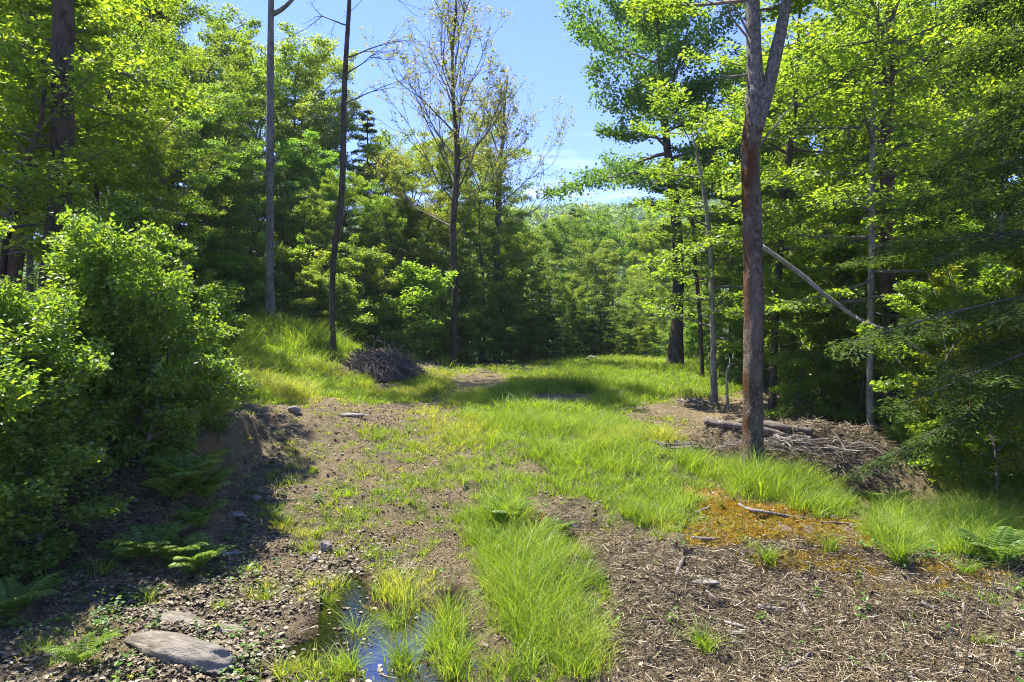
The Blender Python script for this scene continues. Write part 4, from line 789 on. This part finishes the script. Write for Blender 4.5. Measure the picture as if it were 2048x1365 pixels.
x, y, z = ground_scatter(300000, 4.3, 9.5, lambda px, py, d: (zone(px, py, CHZ)+.05)*(1-.6*d), g); chips(mb, x, y, z, .008, .15, .0062, g)
tag(mb.build('wood_chips', M_CHIP), 'splintered wood chips and bark covering the right foreground', 'wood chips', kind='stuff')
mb = MB()
HZ = [(1500, 890, 120, 60, .7), (1610, 890, 180, 70, 1), (1700, 940, 90, 70, 1), (1420, 900, 60, 40, .5), (1350, 910, 60, 18, .5)]
x, y, z = ground_scatter(260000, 10.5, 17, lambda px, py, d: zone(px, py, HZ), g); chips(mb, x, y, z, .02, .35, .009, g)
tag(mb.build('mulch', M_CHIP), 'heaped shreds of bark, roots and mulch behind the mossy forked trunk', 'mulch', kind='stuff')

# low weeds and seedlings between the grass and on the litter
g = rng(515); mb = MB()
x, y, z = ground_scatter(9000, 4.4, 11, lambda px, py, d: np.where(px < 520, .35, .05)*(fbm2(px/200, py/120, 1, 3, 9) > -.1)+.2*(px > 1750)*(py < 1150), g)
nl = 9; k = len(x)*nl; X = np.repeat(x, nl)+g.normal(0, .03, k); Y_ = np.repeat(y, nl)+g.normal(0, .03, k); hh = np.repeat(g.uniform(.02, .14, len(x)), nl)*g.random(k); a = g.uniform(0, 6.28, k)
scatter(mb, LEAF7, np.stack([X, Y_, np.repeat(z, nl)+hh+.01], -1), np.stack([np.cos(a), np.sin(a), g.normal(.2, .3, k)], -1), np.stack([g.normal(0, .3, k), g.normal(0, .3, k), np.ones(k)], -1), np.repeat(g.uniform(.02, .055, len(x)), nl), np.clip(np.repeat(g.random(len(x)), nl)+g.normal(0, .1, k), 0, 1), 0, 1.2)
tag(mb.build('ground_weeds', M_FERN), 'small leafy weeds and seedlings among the litter', 'weeds', kind='stuff')
# shallow hair-thin straw and rootlets on the soil
mb = MB(); x, y, z = ground_scatter(40000, 4.4, 12, lambda px, py, d: .35+.3*(px > 1100)+.5*d, g); chips(mb, x, y, z, .03, .22, .0026, g, .72)
tag(mb.build('straw', M_CHIP), 'fine dry straw and rootlets on the bare soil', 'straw', kind='stuff')

# leaves afloat on the puddles
k = 260; x = g.uniform(-2.6, -.2, k); y = g.uniform(4.7, 7.2, k); k_ = (pudmask(x, y) > .25)&(fbm2(x, y, 3, 2, 5) > -.1); x, y = x[k_], y[k_]; k = len(x); mb = MB()
scatter(mb, LEAFD, np.stack([x, y, np.full(k, WATER+.004)], -1), np.c_[g.normal(0, 1, (k, 2)), g.normal(0, .03, k)], np.c_[g.normal(0, .06, (k, 2)), np.ones(k)], g.uniform(.02, .06, k), g.random(k)**1.5)
tag(mb.build('floating_leaves', M_LITTER), 'dead leaves and specks afloat on the puddles', 'leaf litter', kind='stuff')
# crumbs and clods of soil
OCT = (np.array([[-.5, 0, 0], [.5, .1, 0], [0, -.5, .05], [.05, .5, 0], [.05, 0, .38], [0, 0, -.4]]), np.array([[0, 2, 4], [2, 1, 4], [1, 3, 4], [3, 0, 4], [2, 0, 5], [1, 2, 5], [3, 1, 5], [0, 3, 5]]))
mb = MB()
for n_, y0, y1, s0, s1 in ((150000, 4.4, 9.5, .006, .035), (90000, 9.5, 20, .015, .07)):
    x, y, z = ground_scatter(n_, y0, y1, lambda px, py, d: (1-.85*d)*np.clip(.35+2.2*fbm2(px/110, py/60, 1, 3, 6), .04, 1), g); k = len(x)
    scatter(mb, OCT, np.stack([x, y, z+.002], -1), g.normal(0, 1, (k, 3)), g.normal(0, 1, (k, 3)), s0+(s1-s0)*g.random(k)**3, g.random(k))
tag(mb.build('soil_clods', simple('soil_crumb', [(0, (.05, .037, .019)), (.6, (.175, .133, .07)), (1, (.34, .275, .155))], rough=.95)), 'brown clods and crumbs on the bare ground', 'soil', kind='stuff')

# ------------------------------------------------------------------ sticks, logs, stones
def stick(name, label, pix, rad, mat=None, v=.6, cat='stick', group=None, Y=None, lift=.0, sides=7, rough=.18, forks=()):
    w_ = np.array([G(a, b) for a, b in pix]) if Y is None else np.array([P(a, b, Y+dy) for a, b, dy in pix])
    if Y is None: w_[:, 2] += rad*.55+lift
    base = w_.mean(0); mb = MB(); q = catmull(w_-base, 5); rr = np.interp(np.linspace(0, 1, len(q)), [0, .5, 1], [rad, rad*.85, rad*.45]); tube(mb, q, rr, sides, rough, len(label), v=v)
    g = rng(len(label)+int(abs(base[0])*100))
    for f, Lf, sd in forks:
        i = int(f*(len(q)-1)); d = nrm(q[min(i+1, len(q)-1)]-q[i-1]); s_ = np.array([-d[1], d[0], .15])*sd
        tube(mb, branchline(q[i], nrm(d*.8+s_), Lf, g, 4, wob=.3), np.linspace(rad*.5, rad*.2, 5), 5, rough, 3, v=v)
    o = mb.build(name, mat or M_DEADW, smooth=True); o.location = base; tag(o, label, cat, group); return o
stick('fallen_log', 'pale fallen log hanging diagonally through the leaves on the right', [(1522, 492, 0), (1560, 518, 0), (1600, 548, -.05), (1660, 598, -.1), (1720, 640, -.15), (1790, 668, -.2), (1840, 700, -.25), (1915, 740, -.4)], .055, M_BARK_P, cat='log', Y=15.6, sides=10, forks=((.55, .9, -1), (.3, .5, 1)))
stick('leaning_pole', 'long thin barkless pole sloping down right below the mulch heap', [(1750, 930, 0), (1790, 965, -.2), (1900, 998, -.6), (2000, 1022, -1), (2060, 1040, -1.2)], .05, cat='pole', Y=14.2, v=.35)
sk = 'loose sticks lying on the foreground ground'
stick('log', 'pale grey straight log lying on top of the mulch heap, left of the mossy trunk', [(1412, 850), (1450, 858), (1500, 866), (1545, 872), (1570, 880)], .075, lift=.05, cat='log', v=.62, sides=10)
stick('log', 'short bleached forked log on the mulch heap right of the mossy trunk', [(1545, 884), (1572, 892), (1592, 884), (1622, 887)], .08, lift=.05, cat='log', v=.8, sides=10, forks=((.3, .3, -1),))
stick('log', 'thick rough brown log behind the bleached ones on the mulch heap', [(1476, 856), (1530, 860), (1575, 864), (1625, 872)], .10, M_DEADW, v=.35, lift=.03, cat='log', sides=11, rough=.35)
for a in [('grey stick ending in a thick broken butt at the moss edge', [(1478, 1012), (1500, 1022), (1545, 1030), (1610, 1040)], .028), ('long thin stick running down the moss bank', [(1640, 1048), (1700, 1050), (1760, 1062)], .02), ('short fat stick on the moss at the track side', [(1392, 1030), (1418, 1018)], .032),
          ('pale horizontal stick at the left end of the moss', [(1382, 1080), (1440, 1081)], .022), ('curved bleached stick on the wood chips', [(1412, 1185), (1430, 1200), (1452, 1218)], .018), ('flat grey stick in the middle of the wood chips', [(1515, 1216), (1545, 1220), (1572, 1226)], .022),
          ('splintered pale wood piece pointing up right in the wood chips', [(1600, 1212), (1612, 1230), (1622, 1248)], .024), ('grey curved branch rising from the bottom edge', [(1708, 1262), (1725, 1290), (1733, 1330), (1755, 1352), (1790, 1364)], .016),
          ('long forked twig at lower right', [(1756, 1240), (1800, 1272), (1850, 1318), (1890, 1310), (1940, 1310), (2040, 1330)], .010), ('thin curved twig at the bottom right edge', [(1850, 1362), (1880, 1348), (1930, 1345), (1985, 1318)], .010), ('bent root at the bottom of the wood chips', [(1560, 1345), (1590, 1330), (1620, 1310)], .018),
          ('pale split stick near the right edge', [(1843, 1210), (1858, 1218), (1872, 1226)], .02), ('white splinter at the right edge of the frame', [(2005, 1290), (2030, 1305), (2046, 1312)], .022), ('stick in the shadow of the wood chips', [(1450, 1248), (1480, 1256), (1500, 1264)], .018),
          ('thick dark stick half buried at the track side', [(1352, 1155), (1362, 1130), (1368, 1118)], .026), ('forked root piece beside the puddle', [(505, 1290), (516, 1312), (540, 1330)], .016), ('crooked twig on the dark litter left of the track', [(600, 1155), (612, 1140), (630, 1128)], .014),
          ('pale thin log lying across the far track', [(898, 786), (940, 788), (992, 793)], .05), ('light stick on the litter above the stone ledge', [(362, 1216), (390, 1236), (408, 1250)], .012), ('thin stick on the soil by the track mound', [(1150, 1115), (1195, 1108)], .014), ('stump-like broken root on the soil mound', [(1122, 1060), (1140, 1054), (1158, 1060)], .035)]:
    stick('stick', a[0], a[1], a[2], group=sk, v=.55+.4*((len(a[0])*7) % 10)/10, forks=((.5, .12, 1),) if len(a[1]) > 2 else ())
# many small loose sticks on chips: countable ones
g = rng(812)
for i in range(14):
    px = g.uniform(1280, 2040); py = g.uniform(1180, 1360); L_ = g.uniform(15, 45); a = g.normal(.35, .5)
    stick('stick', 'small weathered stick lying among the wood chips', [(px, py), (px+L_*math.cos(a)*.5, py+L_*math.sin(a)*.3), (px+L_*math.cos(a), py+L_*math.sin(a)*.6)], g.uniform(.006, .013), group='small sticks among the wood chips', v=g.uniform(.3, 1), lift=.01)
def rock(px, py, s, label, seed, mat=None, name='stone', cat='stone', sink=.3, rz=0):
    import bmesh
    p = G(px, py); bm = bmesh.new(); bmesh.ops.create_icosphere(bm, subdivisions=4, radius=1); g = rng(seed)
    co = np.array([v.co for v in bm.verts]); planes = nrm(g.normal(0, 1, (16, 3))); dd = g.uniform(.62, .95, 16)
    for pl, d in zip(planes, dd): k = co@pl; co = co-np.clip(k-d, 0, None)[:, None]*pl*.9
    co = co*(1+.13*vnoise(co*2.2+seed)[:, None]+.06*vnoise(co*7+seed)[:, None]+.02*vnoise(co*18+seed)[:, None])*np.array(s)
    for v, c_ in zip(bm.verts, co): v.co = c_
    me = bpy.data.meshes.new(name); bm.to_mesh(me); bm.free(); me.polygons.foreach_set('use_smooth', [True]*len(me.polygons)); me.materials.append(mat or M_ROCK)
    o = link(name, me); o.location = (p[0], p[1], p[2]+s[2]*(1-sink*1.6)); o.rotation_euler = (0, 0, rz); tag(o, label, cat, 'stones of the clearing')
for a in [(652, 1100, (.095, .08, .075), 'rounded tan stone on the mud left of the track', 1), (470, 1035, (.16, .1, .05), 'flat grey stone at the foot of the eroded bank', 2), (588, 826, (.16, .12, .11), 'light stone at the top of the muddy slope', 3),
          (512, 1002, (.07, .06, .06), 'dark stone against the eroded bank', 4), (1408, 1168, (.14, .06, .02), 'flat slate-like stone on the wood chips', 5), (700, 833, (.4, .16, .05), 'pale flat stone slab set in the grass left of the track', 6), (1215, 715, (.9, .5, .38), 'grey boulder at the far end of the meadow', 7),
          (1185, 722, (.45, .3, .2), 'smaller dark boulder left of the far grey one', 8), (627, 1122, (.05, .045, .04), 'small dark stone below the rounded tan one', 9), (1470, 1272, (.10, .04, .03), 'pale stone in the shadow on the chips', 10), (445, 1110, (.26, .09, .03), 'weathered slab beside the ferns', 11)]:
    rock(a[0], a[1], a[2], a[3], a[4])
rock(375, 1312, (.72, .19, .12), 'large pale stone ledge surfacing in the left foreground', 21, name='stone_ledge', sink=.55, rz=-.45, mat=M_LEDGE)
rock(345, 1240, (.5, .13, .06), 'dark striped stone ledge behind the large pale one', 22, name='stone_ledge', sink=.5, rz=-.38, mat=M_LEDGE)
rock(455, 1262, (.2, .08, .04), 'small pale ledge tip between the ledges and puddle', 23, name='stone_ledge', sink=.5, rz=-.2, mat=M_LEDGE)

# brush pile: one heap of sticks
def heap(px, py, rx, ry, h, n, L_, label, seed, v=(.1, .8), rr=.012, lean=(.9, -.4), name='brush_pile'):
    p = G(px, py); g = rng(seed); mb = MB(); th = np.linspace(0, 2*np.pi, 28, endpoint=False); rad = np.linspace(0, 1, 8)
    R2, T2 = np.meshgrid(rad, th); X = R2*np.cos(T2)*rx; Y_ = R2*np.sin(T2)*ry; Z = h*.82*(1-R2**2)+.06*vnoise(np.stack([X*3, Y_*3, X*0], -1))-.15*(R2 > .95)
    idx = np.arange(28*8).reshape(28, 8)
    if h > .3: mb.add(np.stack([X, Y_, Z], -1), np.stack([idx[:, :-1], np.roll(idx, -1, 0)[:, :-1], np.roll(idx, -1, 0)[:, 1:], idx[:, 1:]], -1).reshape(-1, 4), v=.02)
    for i in range(n):
        r = math.sqrt(g.random())*.95; a = g.uniform(0, 6.28); x, y = r*math.cos(a)*rx, r*math.sin(a)*ry; z = h*.85*(1-r*r)+g.uniform(.0, .12)*h
        d = nrm(np.array([lean[0]*.6+x/rx*.8+g.normal(0, .55), lean[1]*.4+y/ry*.8+g.normal(0, .55), -r*h/rx*1.1+g.normal(0, .12)])); l = L_*g.uniform(.4, 1.2); c = np.array([x, y, z])
        tube(mb, branchline(c-d*l/2, d, l, g, 3, wob=.12), np.linspace(rr, rr*.4, 4)*math.exp(g.normal(0, .5)), 4, cap=False, v=g.uniform(*v))
    o = mb.build(name, M_DEADW); o.location = p; tag(o, label, 'brush pile', None); return o
heap(768, 750, 1.35, 1.2, .85, 900, 1.1, 'dark mound of piled branches on the grassy ridge', 1, (.05, .75), .013)
heap(1390, 812, .62, .4, .2, 90, .5, 'small heap of pale broken sticks in the grass by the slim grey trunk', 2, (.3, 1), .014)
heap(1360, 905, .6, .35, .16, 70, .6, 'low tangle of sticks at the left foot of the mulch heap', 3, (.3, .9), .016, (.8, .6))
heap(1600, 900, 1.8, .6, .22, 260, .6, 'tangle of roots and dead branches on top of the mulch heap', 4, (.1, 1), .007, (.3, .3), 'root_tangle')
heap(1712, 950, .7, .5, .28, 220, .5, 'dark knot of dug-up roots at the right end of the mulch heap', 5, (0, .4), .008, (.6, -.2), 'root_tangle')
# broken sapling by the slim grey tree
o = stick('dead_sapling', 'thin broken dead sapling stem between the slim grey trunk and mossy maple', [(1456, 820, 0), (1454, 780, 0), (1455, 742, 0), (1462, 730, 0), (1470, 728, 0)], .045, M_BARK_P, cat='sapling', Y=20, forks=((.6, .5, 1),))
# wiry bare twigs poking up in the right foreground
g = rng(61)
for i, (px, py, h_) in enumerate([(1935, 1330, .75), (2000, 1300, .6), (1905, 1350, .5)]):
    p = G(px, py); mb = MB(); fork(mb, None, g, np.zeros(3), nrm(np.array([.1-.1*i, .1, 1.])), h_*.5, .006, 2, .1, .4)
    o = mb.build('bare_twig', M_TWIG); o.location = p; tag(o, ['tallest wiry bare shoot at lower right', 'wiry shoot rightmost at the lower right', 'short wiry shoot at the bottom right edge'][i], 'twig')
for lst in PR.values():      # drop kinds that were never set out
    for r in lst:
        if r.name not in used:
            for ch in list(r.children): bpy.data.objects.remove(ch)
            bpy.data.objects.remove(r)
# labels of the wood's trees: nearest landmark and order from the left
LM = [(20, 'far-left brownish trunk'), (120, 'thick dark furrowed trunk'), (300, 'tall bright shrub'), (440, 'left end of the ridge'), (541, 'tall straight grey trunk'), (610, 'gap right of the grey trunk'), (680, 'thin dark curving trunk'), (763, 'dark brush mound'), (840, 'pale grass clump'),
      (908, 'fan-shaped bare tree'), (998, 'forked half-bare tree'), (1075, 'dip in the treeline'), (1140, 'middle of the meadow end'), (1210, 'grey boulder'), (1290, 'gap left of the buttressed oak'), (1350, 'buttressed blue-green oak'), (1424, 'slim grey tiered trunk'), (1505, 'mossy forked maple'),
      (1560, 'dark wavy trunk'), (1620, 'fallen log top'), (1690, 'fallen log middle'), (1742, 'pale lichened trunk'), (1776, 'thick reddish trunk'), (1840, 'fallen log bottom'), (1900, 'paired trunks by the hemlock'), (1980, 'left boughs of the big hemlock'), (2048, 'big right-edge hemlock')]
ORD = 'first second third fourth fifth sixth seventh eighth ninth tenth eleventh twelfth thirteenth fourteenth fifteenth sixteenth seventeenth eighteenth nineteenth twentieth'.split()
byl = {}
for o in list(C.objects):
    if o.parent is None and o.get('label') and o.get('category') in ('tree', 'sapling', 'shrub'): byl.setdefault(o['label'], []).append(o)
for lab, os_ in byl.items():
    if len(os_) < 2: continue
    pxs = {o.name: 1024+F*o.location.x/max(1, o.location.y) for o in os_}; near = {}
    for o in sorted(os_, key=lambda o: pxs[o.name]): near.setdefault(min(LM, key=lambda m: abs(m[0]-pxs[o.name]))[1], []).append(o)
    if 'weathered stick' in lab: continue
    kind = ' '.join(lab.split()[:2])
    kind = {'leafy tree': 'tree out of the near left wood', 'low leafy': 'low leafy shrub', 'bushy young': 'bushy young tree', 'dark hemlock': 'dark hemlock tree', 'young leafy': 'young leafy tree', 'dense beech': 'dense beech tree', 'leafy beech': 'leafy beech tree', 'young beech': 'young tiered beech', 'maple with': 'yellow-sprayed maple tree', 'bright maple': 'bright maple tree', 'bright yellow-green': 'bright maple tree', 'yellow-green maple': 'yellow-green maple tree'}.get(kind, kind)
    for m_, l_ in near.items():
        l_.sort(key=lambda o: o.location.y)
        for i, o in enumerate(l_): o['label'] = kind + ' behind the ' + m_ + ('' if len(l_) == 1 else (', frontmost' if i == 0 else ', ' + ORD[i] + ' one back'))

# ------------------------------------------------------------------ the air
def haze_box():
    mb = MB(); x0, x1, y0, y1, z0, z1 = -950, 950, -950, 1250, -70, 190
    v = [(x, y, z) for z in (z0, z1) for y in (y0, y1) for x in (x0, x1)]
    mb.add(v, np.array([[0, 2, 3, 1], [4, 5, 7, 6], [0, 1, 5, 4], [2, 6, 7, 3], [0, 4, 6, 2], [1, 3, 7, 5]]))
    m = bpy.data.materials.new('air_haze'); m.use_nodes = True; nt = m.node_tree; nt.nodes.clear()
    pv = N(nt, 'ShaderNodeVolumePrincipled'); pv.inputs['Color'].default_value = (.72, .85, 1, 1); pv.inputs['Density'].default_value = .0003; pv.inputs['Anisotropy'].default_value = .1
    o = N(nt, 'ShaderNodeOutputMaterial'); nt.links.new(pv.outputs[0], o.inputs['Volume'])
    tag(mb.build('haze', m), 'thin blue haze in the air over the valley', 'haze', kind='stuff')
haze_box()
st_ = sorted([o for o in C.objects if o.get('group') == 'small sticks among the wood chips'], key=lambda o: o.location.x/o.location.y)
for i, o in enumerate(st_): o['label'] = 'small weathered stick among the wood chips, ' + ORD[i] + ' of fourteen from the left'
